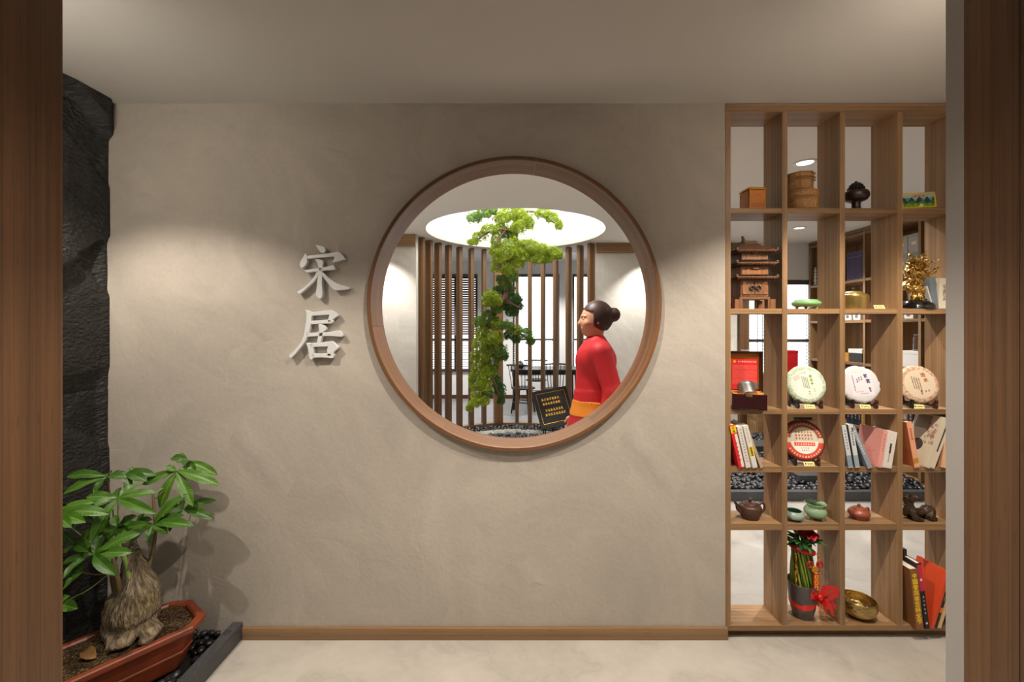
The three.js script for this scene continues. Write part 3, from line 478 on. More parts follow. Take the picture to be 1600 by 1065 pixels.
const on = (row, px, z) => [X(px, z), ROW[row] + 0.0006, z];              // a spot on a shelf board
// ---- row 1
{
  const o = thing('tea_tin', 'orange tin box with a domed rim and a printed band, alone on its board', 'tin', on(0, 1176, -0.07), 0.06);
  const lab = print(256, 256, (g, w, h) => { g.fillStyle = '#c9780f'; g.fillRect(0, 0, w, h); for (let i = 0; i < 400; i++) { g.fillStyle = `rgba(${150 + R0() * 80},${80 + R0() * 50},10,.15)`; g.fillRect(R0() * w, R0() * h, 12, 3); } for (let i = 0; i < 4; i++) glyph(g, null, 70 + i * 32, 52, 22, 3, '#7d4a10'); g.fillStyle = '#6a3c0c'; g.fillRect(20, 150, w - 40, 2); for (let i = 0; i < 7; i++) for (let j = 0; j < 2; j++) { g.beginPath(); g.arc(30 + i * 33, 190 + j * 30, 13, 0, 6.3); g.lineWidth = 4; g.strokeStyle = '#5a3208'; g.stroke(); } });
  mesh('body', bx(0.09, 0.1, 0.085, 0, 0.05, 0, 1, 0.006), std(0xb56a18, 0.35, { metalness: 0.3 }), o);
  mesh('front_print', move(new THREE.PlaneGeometry(0.08, 0.088), 0, 0.05, 0.0428), std(0xffffff, 0.4, { map: lab }), o);
  mesh('lid', merge([bx(0.094, 0.008, 0.089, 0, 0.104, 0, 1, 0.003), bx(0.08, 0.006, 0.075, 0, 0.1105, 0, 1, 0.003)]), std(0xd79a3c, 0.3, { metalness: 0.4 }), o);
}
{
  const bm = std(0xffffff, 0.7, { map: texture(256, 128, (u, v) => { const b = Math.abs((v * 9) % 1 - 0.5), w = vn(u * 60, Math.floor(v * 9), 60, 9, 4), k = 0.74 + 0.2 * (w - 0.5) - (b > 0.44 ? 0.3 : 0) - 0.12 * vn(u * 20, v * 3, 20, 3, 8); return [k, k * 0.74, k * 0.44]; }, 1, 1) });
  const mk = (label, pos, r, h, seg, turn) => {
    const o = thing('bamboo_basket', label, 'basket', pos, turn, undefined);
    mesh('body', new THREE.CylinderGeometry(r, r, h * 0.62, seg, 1).translate(0, h * 0.31, 0).toNonIndexed(), bm, o).geometry.computeVertexNormals();
    mesh('lid', merge([new THREE.CylinderGeometry(r * 1.03, r * 1.03, h * 0.34, seg).translate(0, h * 0.8, 0), new THREE.CylinderGeometry(r * 0.6, r * 1.02, h * 0.04, seg).translate(0, h * 0.985, 0)]), bm, o).geometry.computeVertexNormals();
    for (const y of [0.05, 0.56, 0.7, 0.92]) mesh('binding', new THREE.TorusGeometry(r * 1.035 / (seg < 20 ? Math.cos(Math.PI / seg) * 0.985 : 1), 0.0025, 6, seg).rotateX(Math.PI / 2).rotateY(seg < 20 ? Math.PI / 2 + Math.PI / seg * 0 : 0).translate(0, y * h, 0), std(0xa87c44, 0.7), o);
    return o;
  };
  const p = on(0, 1253, -0.078); mk('round woven bamboo basket with a lid, under the smaller basket', p, 0.071, 0.1, 40, 0.2);
  const q = on(0, 1249, -0.078); q[1] += 0.1; mk('smaller eight-sided woven bamboo basket on top of the round one', q, 0.06, 0.092, 8, 0.3);
}
{
  const o = thing('incense_burner', 'dark brown footed incense burner with a pierced domed lid', 'incense burner', on(0, 1337.5, -0.07)), m = std(0x2d1a18, 0.4);
  mesh('stem', lathe(smoothProfile([[0.0001, 0], [0.028, 0], [0.027, 0.006], [0.02, 0.018], [0.0185, 0.035], [0.022, 0.05]])), m, o);
  mesh('bowl', lathe(smoothProfile([[0.02, 0.048], [0.044, 0.056], [0.055, 0.072], [0.055, 0.088], [0.049, 0.1], [0.04, 0.102]])), m, o);
  const dome = merge([...Array(9)].map((_, i) => new THREE.TorusGeometry(0.0375 - 0.0004 * i, 0.0022, 6, 20, Math.PI).rotateY(i * Math.PI / 9)).concat([0.35, 0.75, 1.1].map((a) => new THREE.TorusGeometry(0.0375 * Math.cos(a), 0.0024, 6, 28).rotateX(Math.PI / 2).translate(0, 0.0375 * Math.sin(a), 0))));
  dome.scale(1, 1.15, 1); mesh('pierced_lid', dome.translate(0, 0.102, 0), std(0x15110f, 0.35), o);
  mesh('ember_bed', new THREE.SphereGeometry(0.033, 20, 10, 0, 6.3, 0, 1.57).translate(0, 0.1, 0), std(0x0a0807, 0.8), o);
  mesh('knob', new THREE.SphereGeometry(0.006, 12, 8).translate(0, 0.149, 0), std(0x15110f, 0.35), o);
}
{
  const pic = print(384, 200, (g, w, h) => {
    g.fillStyle = '#e8c81e'; g.fillRect(0, 0, w, h); g.fillStyle = '#a9c0c4'; g.fillRect(14, 14, w - 28, h - 28); g.save(); g.beginPath(); g.rect(14, 14, w - 28, h - 28); g.clip();
    const hill = (c, y, a, s) => { g.fillStyle = c; g.beginPath(); g.moveTo(0, h); for (let x = 0; x <= w; x += 6) g.lineTo(x, y - a * Math.pow(Math.abs(Math.sin(x * s + y)), 1.4)); g.lineTo(w, h); g.fill(); };
    hill('#6f8f8a', 110, 50, 0.022); hill('#27443a', 120, 62, 0.036); hill('#3f7a34', 140, 30, 0.026); hill('#79a83f', 165, 26, 0.04); hill('#2f6a35', 195, 22, 0.06);
    g.fillStyle = '#dfe9e2'; g.beginPath(); g.moveTo(150, 200); g.quadraticCurveTo(240, 160, 190, 140); g.quadraticCurveTo(260, 160, 230, 200); g.fill(); g.restore();
    g.fillStyle = '#c8281e'; for (let i = 0; i < 3; i++) { g.fillRect(128 + i * 46, 34, 36, 26); glyph(g, null, 132 + i * 46, 37, 20, 3, '#f3e3b0'); } });
  const o = thing('painted_tin', 'flat yellow tin with a painted landscape of green peaks, leaning on its edge', 'tin', on(0, 1433, -0.035), -0.14); o.rotation.x = -0.12; o.position.y += 0.003;
  mesh('body', bx(0.158, 0.082, 0.03, 0, 0.041, 0, 1, 0.006), std(0xe0bf1c, 0.35), o);
  mesh('picture', move(new THREE.PlaneGeometry(0.15, 0.075), 0, 0.041, 0.0153), std(0xffffff, 0.4, { map: pic }), o);
}
// ---- row 2: pagoda cabinet
{
  const s = 0.00317, o = thing('pagoda_cabinet', 'carved wooden cabinet shaped like a tiered pagoda with ring-handled doors', 'cabinet', [1.192, ROW[1] + 0.0006, -0.078]), yy = (p) => (481.5 - p) * s, bd = 0.11;
  const mA = wood(0xd9b296, 0.5), mRoof = wood(0x9a8070, 0.45), mBr = std(0xc58a66, 0.35, { metalness: 0.8 });
  for (const x of [-1, 1]) for (const z of [-1, 1]) mesh('leg', box2(x * 0.081 - 0.019, x * 0.081 + 0.019, 0, yy(467), z * 0.048 - 0.014, z * 0.048 + 0.014), mA, o);
  mesh('base_board', bx(0.15, 0.012, bd + 0.006, 0, yy(467) + 0.006, 0, 0), mA, o);
  mesh('body', box2(-0.068, 0.068, yy(466) + 0.011, yy(434), -bd / 2, bd / 2), mA, o);
  for (const x of [-1, 1]) {
    const d = mesh('door', box2(x > 0 ? 0.001 : -0.062, x > 0 ? 0.062 : -0.001, yy(464) + 0.014, yy(437), bd / 2, bd / 2 + 0.004), mA, o);
    mesh('ring_handle', move(new THREE.TorusGeometry(0.0125, 0.0017, 8, 24), x * 0.016, yy(450), bd / 2 + 0.006), mDark, d); mesh('ring_handle', move(new THREE.TorusGeometry(0.0065, 0.0014, 8, 18), x * 0.016, yy(450), bd / 2 + 0.0065), mDark, d);
    for (const y of [441, 457]) mesh('hinge_plate', box2(x * 0.052 - 0.008, x * 0.052 + 0.008, yy(y) - 0.006, yy(y) + 0.004, bd / 2 + 0.004, bd / 2 + 0.0055), mBr, d);
  }
  [[431, 415], [408, 394]].forEach(([a, b], i) => {
    mesh('body', box2(-0.068 + 0.002 * i, 0.068 - 0.002 * i, yy(a) + 0.004, yy(b), -bd / 2, bd / 2), mA, o);
    const pts = [[-0.064, 0], [0.064, 0], [0.064, 0.02]]; for (let k = 12; k >= 0; k--) pts.push([-0.064 + 0.128 * k / 12, 0.024 + 0.004 * Math.cos(k * 2.1)]);
    const dr = mesh('drawer', extrude(pts, 0.004).translate(0, yy(a) + 0.008, bd / 2), wood(i ? 0xe0bea4 : 0xf2be8a, 0.5), o); mesh('pull', bx(0.03, 0.007, 0.01, 0.002, yy(a) + 0.038, bd / 2 + 0.006), mA, dr);
  });
  // eaves with rolled tiles
  const eave = (y, w, d) => {
    const e = mesh('eave', merge([bx(w, 0.007, d, 0, y, 0, 0, 0.002), bx(w - 0.02, 0.006, d - 0.02, 0, y - 0.008, 0, 0, 0.002)]), mRoof, o), g = [];
    for (const sx of [-1, 1]) for (const sz of [-1, 1]) mesh('corner_tip', bx(0.013, 0.016, 0.013, sx * (w / 2 - 0.004), y + 0.004, sz * (d / 2 - 0.004), 1, 0.003).rotateZ(0), mRoof, e);
    for (let k = 0; k < 11; k++) mesh('tile_end', limb([V(-w / 2 + 0.014 + k * (w - 0.028) / 10 - 0.004, y - 0.006, d / 2 - 0.006), V(-w / 2 + 0.014 + k * (w - 0.028) / 10 + 0.006, y - 0.002, d / 2 + 0.003)], [0.0052, 0.0048], 2, 7), mA, e);
  };
  eave(yy(433), 0.204, bd + 0.055); eave(yy(411), 0.204, bd + 0.055); eave(yy(391.5), 0.204, bd + 0.055);
  const rp = [], ri = [], n = 10, prof = (t) => [0.1 - 0.07 * (1 - Math.pow(1 - t, 1.9)), (bd + 0.05) / 2 - 0.055 * (1 - Math.pow(1 - t, 1.9)), yy(390) + t * (yy(375.5) - yy(390))];
  const q = []; for (let i = 0; i < n; i++) { const [a, b, y] = prof(i / n), [c, d, y2] = prof((i + 1) / n); const A = [[-a, y, b], [a, y, b], [a, y, -b], [-a, y, -b]], Bq = [[-c, y2, d], [c, y2, d], [c, y2, -d], [-c, y2, -d]]; for (let k = 0; k < 4; k++) { const m = (k + 1) % 4; for (const p of [A[k], A[m], Bq[k], Bq[k], A[m], Bq[m]]) q.push(...p); } }
  const [ta, tb, ty] = prof(1); for (const p of [[-ta, ty, tb], [ta, ty, tb], [-ta, ty, -tb], [-ta, ty, -tb], [ta, ty, tb], [ta, ty, -tb]]) q.push(...p);
  const rg = new THREE.BufferGeometry(); rg.setAttribute('position', new THREE.Float32BufferAttribute(q, 3)); rg.computeVertexNormals(); mesh('roof', grain(rg, 1), mRoof, o);
  mesh('ridge', bx(0.066, 0.006, 0.03, 0, ty + 0.003, 0, 0), mRoof, o);
  const f = bones([[-0.028, ty + 0.006, 0, 0.007, -0.026, ty + 0.014, 0, 0.0065], [-0.027, ty + 0.016, 0, 0.006, -0.031, ty + 0.024, 0.002, 0.0055], [-0.022, ty + 0.006, 0.002, 0.004, -0.014, ty + 0.008, 0.002, 0.003], [-0.033, ty + 0.028, 0, 0.002, -0.034, ty + 0.031, 0, 0.0015], [-0.028, ty + 0.028, 0, 0.002, -0.027, ty + 0.031, 0, 0.0015]], 0.006);
  mesh('finial', sdfMesh(f, [-0.045, ty, -0.015], [0, ty + 0.04, 0.015], 0.0015), std(0x6a5128, 0.4, { metalness: 0.6 }), o);
}
const celadon = (c) => phys(c, 0.14, { clearcoat: 0.9, clearcoatRoughness: 0.08 });
function tripod(name, label, pos, prof, mat, inner, feet) {
  const o = thing(name, label, 'bowl', pos); mesh('bowl', lathe(smoothProfile(prof), 48), mat, o);
  if (inner) mesh('inside', lathe(smoothProfile(inner), 48), celadon(0x2e4a38), o);
  const [fr, fh, fs] = feet; for (let k = 0; k < 3; k++) { const a = k * 2.094 + 0.5; mesh('foot', limb([V(Math.sin(a) * fr, fh, Math.cos(a) * fr), V(Math.sin(a) * fr * 1.08, 0.001, Math.cos(a) * fr * 1.08)], [fs, fs * 0.75], 4, 8), mat, o); }
  return o;
}
tripod('celadon_dish', 'low wide green celadon dish on short feet', on(1, 1260, -0.07), [[0.0001, 0.012], [0.04, 0.01], [0.058, 0.016], [0.065, 0.026], [0.062, 0.036], [0.051, 0.043], [0.049, 0.0465], [0.046, 0.045], [0.044, 0.04], [0.04, 0.025], [0.0001, 0.02]], celadon(0x7fae74), null, [0.045, 0.014, 0.008]);
function teapot(name, label, pos, turn, mat, prof, lidProf, knob, spout, handle, extra) {
  const o = thing(name, label, 'teapot', pos, turn); mesh('body', lathe(smoothProfile(prof), 48), mat, o); const l = mesh('lid', lathe(smoothProfile(lidProf), 40), mat, o); mesh('knob', lathe(smoothProfile(knob), 20), extra || mat, l);
  mesh('spout', limb(spout.p.map((p) => V(...p)), spout.r, 16, 14), mat, o); mesh('handle', limb(handle.p.map((p) => V(...p)), handle.r, 26, 10), mat, o); return o;
}
teapot('gold_teapot', 'polished gold metal teapot with a loop handle', on(1, 1333, -0.078), 0.15, std(0xb49a5a, 0.3, { metalness: 0.85 }),
  [[0.0001, 0], [0.05, 0], [0.056, 0.008], [0.062, 0.05], [0.062, 0.068], [0.056, 0.074], [0.044, 0.076]], [[0.046, 0.075], [0.045, 0.08], [0.036, 0.087], [0.016, 0.09], [0.0001, 0.091]], [[0.0001, 0.089], [0.004, 0.089], [0.003, 0.094], [0.0065, 0.1], [0.004, 0.106], [0.0001, 0.107]],
  { p: [[-0.055, 0.035, 0], [-0.078, 0.048, 0], [-0.088, 0.072, 0]], r: [0.014, 0.009, 0.006] }, { p: [[0.055, 0.066, 0], [0.078, 0.074, 0], [0.09, 0.06, 0], [0.086, 0.042, 0], [0.07, 0.03, 0], [0.058, 0.028, 0]], r: [0.006, 0.0052, 0.005, 0.005, 0.005, 0.005] }, mDark);
const tagTex = (n) => print(128, 48, (g, w, h) => { g.fillStyle = '#efe9a0'; g.fillRect(0, 0, w, h); g.strokeStyle = '#3a3a20'; g.lineWidth = 5; g.lineCap = 'butt'; const r = rng(n); glyph(g, null, 10, 12, 22, 5, '#2d2a18', r); for (let i = 0; i < 5; i++) { const x = 42 + i * 16; g.beginPath(); if (r() > 0.5) g.arc(x + 5, 24, 6, 0, 6.3); else { g.moveTo(x + 5, 12); g.lineTo(x + 5, 36); if (r() > 0.5) g.lineTo(x + 11, 36); } g.stroke(); } });
function priceTag(label, px, row, z, w = 0.052) {
  const o = thing('price_tag', label, 'price tag', on(row, px, z)); o.rotation.x = -0.45;
  mesh('card', bx(w, 0.02, 0.0015, 0, 0.01, 0, 0, 0), std(0xe9df8c, 0.6), o); mesh('figures', move(new THREE.PlaneGeometry(w - 0.003, 0.018), 0, 0.01, 0.0009), std(0xffffff, 0.6, { map: tagTex(px) }), o);
}
priceTag('small yellow price tag beside the gold teapot', 1375, 1, -0.03);
// dragon
{
  const o = thing('dragon_statue', 'gilded coiled dragon statue with horns and claws on a black dome base', 'statue', on(1, 1432, -0.07), -0.1), g = [], b = (...a) => g.push(a);
  const mG = std(0xc4a05c, 0.2, { metalness: 1 });
  const base = smoothProfile([[0.0001, 0], [0.073, 0], [0.076, 0.006], [0.072, 0.022], [0.055, 0.04], [0.03, 0.047], [0.0001, 0.048]]).map(([r, y]) => [r, y]); mesh('base', lathe(base, 48), phys(0x080808, 0.1, { clearcoat: 1 }), o);
  // legs and feet on the base
  for (const [x, z] of [[-0.032, 0.022], [0.03, 0.02], [0.0, -0.03], [-0.012, 0.036], [0.016, 0.034]]) { b(x * 0.8, 0.1, z * 0.6, 0.013, x, 0.062, z, 0.01); b(x, 0.062, z, 0.01, x * 1.3, 0.045, z * 1.2, 0.009); for (const d of [-1, 0, 1]) b(x * 1.3, 0.047, z * 1.2, 0.005, x * 1.5 + d * 0.009, 0.046, z * 1.2 + 0.014, 0.002); }
  // coil
  let prev = null; for (let i = 0; i <= 44; i++) { const t = i / 44, a = t * 10.5 + 0.8, r = 0.047 - 0.017 * t, p = [Math.cos(a) * r - 0.004, 0.085 + 0.125 * t, Math.sin(a) * r * 0.75, 0.0185 - 0.003 * t]; if (prev) b(...prev, ...p); if (i % 2 === 0 && prev) b(p[0], p[1], p[2], 0.006, p[0] * 1.35, p[1] + 0.012, p[2] * 1.4, 0.0018); prev = p; }
  b(0, 0.1, 0, 0.034, 0, 0.16, 0, 0.03);
  // head, jaw, horns, mane
  b(0.0, 0.205, 0.008, 0.021, 0.006, 0.23, 0.02, 0.022); b(0.006, 0.23, 0.02, 0.02, 0.012, 0.226, 0.05, 0.013); b(0.006, 0.217, 0.02, 0.011, 0.012, 0.207, 0.046, 0.008); b(0.012, 0.232, 0.048, 0.008, 0.013, 0.238, 0.056, 0.006);
  for (const s of [-1, 1]) { b(0.004 + s * 0.012, 0.247, 0.012, 0.007, s * 0.03, 0.272, 0, 0.004); b(s * 0.03, 0.272, 0, 0.004, s * 0.04 + 0.004, 0.294, 0.004, 0.0018); b(s * 0.026, 0.266, 0, 0.004, s * 0.045, 0.272, 0.008, 0.0018); b(0.006 + s * 0.014, 0.236, 0.03, 0.006, 0.006 + s * 0.018, 0.243, 0.034, 0.005); b(0.012 + s * 0.008, 0.226, 0.055, 0.0028, s * 0.045 + 0.01, 0.236, 0.062, 0.0015); }
  const r = rng(3); for (let i = 0; i < 26; i++) { const a = i / 26 * 6.28, y = 0.2 + 0.05 * r(), l = 0.035 + 0.02 * r(); b(Math.cos(a) * 0.018, y, Math.sin(a) * 0.016, 0.007, Math.cos(a) * l, y + 0.018 * (r() - 0.2), Math.sin(a) * l * 0.8, 0.0018); }
  // arms
  b(0.03, 0.165, 0.02, 0.012, 0.055, 0.178, 0.03, 0.009); b(0.055, 0.178, 0.03, 0.009, 0.062, 0.198, 0.034, 0.007); for (const d of [-1, 0, 1]) b(0.062, 0.198, 0.034, 0.005, 0.07 + d * 0.006, 0.208 - Math.abs(d) * 0.006, 0.036 + d * 0.01, 0.0018);
  b(0.034, 0.11, 0.02, 0.012, 0.058, 0.105, 0.03, 0.008); b(0.058, 0.105, 0.03, 0.008, 0.066, 0.125, 0.03, 0.006); b(-0.034, 0.15, 0.02, 0.012, -0.056, 0.14, 0.034, 0.008); for (const d of [-1, 0, 1]) { b(0.066, 0.125, 0.03, 0.004, 0.072 + d * 0.005, 0.136, 0.03 + d * 0.009, 0.0016); b(-0.056, 0.14, 0.034, 0.005, -0.063 + d * 0.006, 0.148, 0.044, 0.0016); }
  for (let i = 0; i < 60; i++) { const a = r() * 6.28, y = 0.07 + 0.17 * r(), q = 0.042 - 0.08 * (y - 0.07), l = q + 0.014 + 0.014 * r(), d = 0.012 * (r() - 0.3); b(Math.cos(a) * q * 0.9, y, Math.sin(a) * q * 0.75, 0.0065, Math.cos(a + 0.25) * l, y + d, Math.sin(a + 0.25) * l * 0.85, 0.0016); }
  const f = bones(g, 0.006); mesh('dragon', sdfMesh((x, y, z) => f(x, y, z) - 0.0042 * (noise3(x * 150 + 50, y * 150 + 50, z * 150 + 50, 3) - 0.5) - 0.0016 * Math.sin(x * 620) * Math.sin(y * 560), [-0.085, 0.034, -0.075], [0.09, 0.31, 0.085], 0.0023), mG, o);
}
// books: spine towards the room, leaning about their lower edge
function book(label, x, y, z, t, h, d, lean, cover, o2 = {}) {
  const o = thing('book', label, 'book', [x, y, z], o2.turn || 0, o2.group); o.rotation.order = 'YXZ'; o.rotation.z = lean;
  const s = lean > 0 ? -1 : 1, x0 = lean > 0 ? -t : lean < 0 ? 0 : -t / 2, cv = std(cover, o2.rough || 0.55), c = 0.0022;                 // pivot at the lower corner that touches the board
  mesh('cover', merge([box2(x0, x0 + c, 0, h, -d, 0, 1, 0.0006), box2(x0 + t - c, x0 + t, 0, h, -d, 0, 1, 0.0006)]), o2.map ? std(0xffffff, 0.55, { color: cover }) : cv, o);
  mesh('spine', box2(x0 + 0.0002, x0 + t - 0.0002, 0, h, -c, 0.0008, 1, 0.0006), std(o2.spine ?? cover, 0.55), o);
  mesh('pages', box2(x0 + c, x0 + t - c, 0.003, h - 0.003, -d + 0.004, -c, 1, 0), mPaper, o);
  if (o2.text) { const q = mesh('lettering', move(new THREE.PlaneGeometry(t * 0.94, h * 0.96), x0 + t / 2, h / 2, 0.0014), std(0xffffff, 0.55, { map: print(64, Math.min(1024, Math.round(64 * h / t)), (g, w, hh) => { g.fillStyle = '#' + new THREE.Color(o2.spine ?? cover).getHexString(); g.fillRect(0, 0, w, hh); o2.text(g, w, hh); }) }), o); }
  if (o2.side) { const q = new THREE.PlaneGeometry(d * 0.96, h * 0.96).rotateY(-Math.PI / 2).translate(x0 - 0.0004, h / 2, -d / 2); mesh('cover_print', q, std(0xffffff, 0.55, { map: print(256, Math.round(256 * h / d), (g, w, hh) => { g.fillStyle = '#' + new THREE.Color(cover).getHexString(); g.fillRect(0, 0, w, hh); o2.side(g, w, hh); }) }), o); }
  return o;
}
const sc = (n, c, s0 = 0.12, s1 = 0.88, size = 0.6, wd = 5) => (g, w, h) => { for (let i = 0; i < n; i++) glyph(g, null, w * (1 - size) / 2, h * (s0 + (s1 - s0) * i / n), w * size, wd, c); };
{
  let p = on(1, 1464, -0.02); book('grey blue hardback book leaning beside the gilded dragon', p[0], p[1], -0.012, 0.03, 0.155, 0.13, 0.1, 0x77838c, { spine: 0x6d7a84 });
  p = on(1, 1452, 0); book('thin pale booklet propped against the grey blue hardback beside the dragon', X(1459, -0.01), p[1], -0.008, 0.008, 0.115, 0.11, 0.28, 0xb9b7b4);
  book('cream paper book standing at the end of the board past the grey blue hardback', X(1466.5, -0.015) + 0.002, p[1], -0.015, 0.05, 0.15, 0.125, -0.0001, 0xe0d8c4, { text: sc(6, '#8a7f6a', 0.2, 0.7, 0.4, 3) });
}
// ---- row 3: gift box, tea cakes
{
  const a = 0.30, w = 0.152, d = 0.13, h = 0.076, o = thing('gift_box', 'open dark red lacquer gift box with a red paper lid panel and orange lining', 'box', [1.0665, ROW[2] + 0.0006, 0.008], -a), mL = phys(0x2e0a0e, 0.22, { clearcoat: 0.6 }), t = 0.008;
  o.position.y += 0;
  const put = (n, g, m, p = o) => mesh(n, g, m, p);
  put('front_panel', box2(0, w, 0.008, h, -t, 0), mL); put('back_panel', box2(0, w, 0.008, h, -d, -d + t), mL); put('side_panel', box2(0, t, 0.008, h, -d + t, -t), mL); put('side_panel', box2(w - t, w, 0.008, h, -d + t, -t), mL); put('bottom_panel', box2(t, w - t, 0.008, 0.016, -d + t, -t), mL);
  for (const x of [0, w - 0.035]) for (const z of [-0.014, -d + 0.002]) put('foot', box2(x, x + 0.035, 0, 0.0085, z, z + 0.012), mL);
  put('clasp', box2(w / 2 - 0.016, w / 2 + 0.012, h - 0.013, h - 0.002, 0, 0.003), std(0x8d8060, 0.35, { metalness: 0.9 }));
  const lid = put('lid', merge([box2(-0.004, w + 0.004, h + 0.002, h + 0.202, -d - 0.006, -d + 0.002), box2(-0.004, 0.006, h + 0.002, h + 0.202, -d + 0.002, -d + 0.03), box2(w - 0.006, w + 0.004, h + 0.002, h + 0.202, -d + 0.002, -d + 0.03), box2(-0.004, w + 0.004, h + 0.192, h + 0.202, -d + 0.002, -d + 0.03)]), mL);
  put('lid_lining', box2(0.008, w - 0.008, h + 0.01, h + 0.19, -d + 0.0025, -d + 0.009), std(0xc98218, 0.5), lid);
  put('lid_clasp', merge([bx(0.04, 0.004, 0.004, w / 2, h + 0.206, -d + 0.028), limb([V(w / 2 + 0.01, h + 0.206, -d + 0.028), V(w / 2 + 0.024, h + 0.214, -d + 0.03), V(w / 2 + 0.032, h + 0.212, -d + 0.03)], [0.002, 0.002, 0.002], 6, 6)]), mSteel, lid);
  const red = print(256, 320, (g, W, Hh) => { g.fillStyle = '#d8262a'; g.fillRect(0, 0, W, Hh); g.fillStyle = '#e24a44'; g.fillRect(8, 68, W - 16, 46); g.fillRect(8, 120, W - 16, 82); g.fillRect(8, 208, W - 16, 60); const r = rng(5); for (let i = 0; i < 900; i++) { g.fillStyle = r() > 0.5 ? 'rgba(120,20,20,.55)' : 'rgba(255,170,140,.5)'; g.fillRect(10 + r() * (W - 22), 70 + r() * 196, 3, 2); } g.fillStyle = '#e8a21e'; g.beginPath(); g.arc(32, 34, 14, 0, 7); g.fill(); for (let i = 0; i < 10; i++) glyph(g, null, 66 + i * 18, 26, 15, 2.2, '#f0d0a8', r); });
  put('lid_card', move(new THREE.PlaneGeometry(w - 0.032, 0.158), w / 2, h + 0.086, -d + 0.0105).rotateX(0), std(0xffffff, 0.5, { map: red }), lid);
  put('lid_card_2'.replace('_2', ''), bx(0.038, 0.03, 0.002, w - 0.036, h + 0.03, -d + 0.016), std(0x5d6b6a, 0.6), lid);
  // silk bed: crumpled cloth
  const pg = new THREE.PlaneGeometry(w - 2 * t - 0.004, d - 2 * t - 0.004, 40, 34).rotateX(-Math.PI / 2), pp = pg.attributes.position; for (let i = 0; i < pp.count; i++) { const x = pp.getX(i), z = pp.getZ(i); pp.setY(i, 0.058 + 0.03 * fbm(x * 3 + 0.5, z * 3 + 0.5, 7, 7, 3, 12) - 0.012 * Math.exp(-(x * x + z * z) / 0.0012)); } pg.computeVertexNormals();
  put('silk_bed', pg.translate(w / 2, 0, -d / 2), phys(0xe08a10, 0.4, { sheen: 0.6 }));
  const c = thing('metal_canister', 'polished steel canister lying in the open red gift box', 'canister', [0, 0, 0], -a);
  const q = V(w * 0.5, h + 0.008, -d * 0.42).applyAxisAngle(V(0, 1, 0), -a).add(o.position); c.position.copy(q); c.rotation.set(-0.85, -a, 0.06, 'YXZ');
  mesh('body', lathe([[0.0001, -0.035], [0.036, -0.035], [0.0385, -0.032], [0.0385, 0.018], [0.0375, 0.019], [0.0375, 0.021]], 40), mSteel, c); mesh('lid', lathe([[0.0375, 0.0205], [0.039, 0.0215], [0.039, 0.036], [0.037, 0.0385], [0.0001, 0.039]], 40), mSteel, c);
}
const mStand = wood(0x6e4126, 0.4);
function teaCake(cfg) {
  const { row, px, py, R: r, z, yaw = -0.12, label, label2, tex, rim } = cfg, c = P(px, py, z), y0 = ROW[row] + 0.0006, tilt = -0.24;
  const s = thing('cake_stand', label2, 'display stand', [c.x, y0, c.z], yaw);
  const zz = -0.006, prof = [[-0.05, 0], [-0.036, 0.0], [-0.03, 0.006], [-0.018, 0.008], [0.026, 0.006], [0.034, 0], [0.05, 0], [0.054, 0.012], [0.05, 0.024], [0.056, 0.034], [0.05, 0.044], [0.04, 0.042], [0.036, 0.028], [0.022, 0.02], [-0.002, 0.018], [-0.012, 0.04], [-0.024, 0.08], [-0.034, 0.08], [-0.034, 0.04]];
  for (const x of [-0.053, 0.053]) mesh('side_foot', extrude(prof.map(([a, b]) => [a, b]), 0.008, 0.001).rotateY(-Math.PI / 2).translate(x + 0.004, 0, 0.002), x < 0 ? std(0x1a1310, 0.25) : mStand, s);
  mesh('cross_bar', bx(0.104, 0.012, 0.01, 0, 0.022, -0.006, 0), mStand, s); mesh('cross_bar', bx(0.104, 0.01, 0.008, 0, 0.072, -0.029, 0), mStand, s);
  const k = thing('tea_cake', label, 'tea cake', [0, 0, 0]); k.rotation.order = 'YXZ'; k.rotation.set(tilt, yaw, 0);
  const n = V(0, -r, 0).applyEuler(k.rotation); k.position.set(c.x, y0 + 0.0215 - n.y, c.z + 0.004 - n.z * 0 + 0.002);
  const prof2 = smoothProfile([[0.0001, -0.009], [r * 0.6, -0.009], [r * 0.94, -0.006], [r, 0.001], [r * 0.95, 0.009], [r * 0.8, 0.014], [r * 0.4, 0.0165], [0.0001, 0.017]], 4);
  const g = lathe(prof2, 56).rotateX(Math.PI / 2), p = g.attributes.position, uv = g.attributes.uv, rr = rng(px);
  for (let i = 0; i < p.count; i++) { const x = p.getX(i), y = p.getY(i), q = Math.hypot(x, y) / r, a = Math.atan2(y, x); if (cfg.wrap && q > 0.6) { const w = 1 + cfg.wrap * Math.pow((q - 0.6) / 0.4, 2) * Math.sin(a * 11 + Math.sin(a * 5) * 2); p.setXY(i, x * w, y * w); } uv.setXY(i, 0.5 + x / (2.06 * r), 0.5 + y / (2.06 * r)); }
  g.computeVertexNormals(); mesh('wrapped_cake', g, std(0xffffff, 0.75, { map: print(512, 512, tex) }), k);
  if (rim) mesh('rim', new THREE.TorusGeometry(r, 0.006, 10, 64), rim, k);
}
const dots = (g, n, r0, r1, cols, seed, s = 7) => { const r = rng(seed); for (let i = 0; i < n; i++) { const a = r() * 6.283, q = (r0 + (r1 - r0) * r()) * 256; g.strokeStyle = cols[Math.floor(r() * cols.length)]; g.lineWidth = 2.5; g.beginPath(); g.arc(256 + Math.cos(a) * q, 256 + Math.sin(a) * q, 2 + r() * s, r() * 6, r() * 6 + 3.5); g.stroke(); } };
const tilted = (g, a, f) => { g.save(); g.translate(256, 256); g.rotate(a); g.translate(-256, -256); f(); g.restore(); };
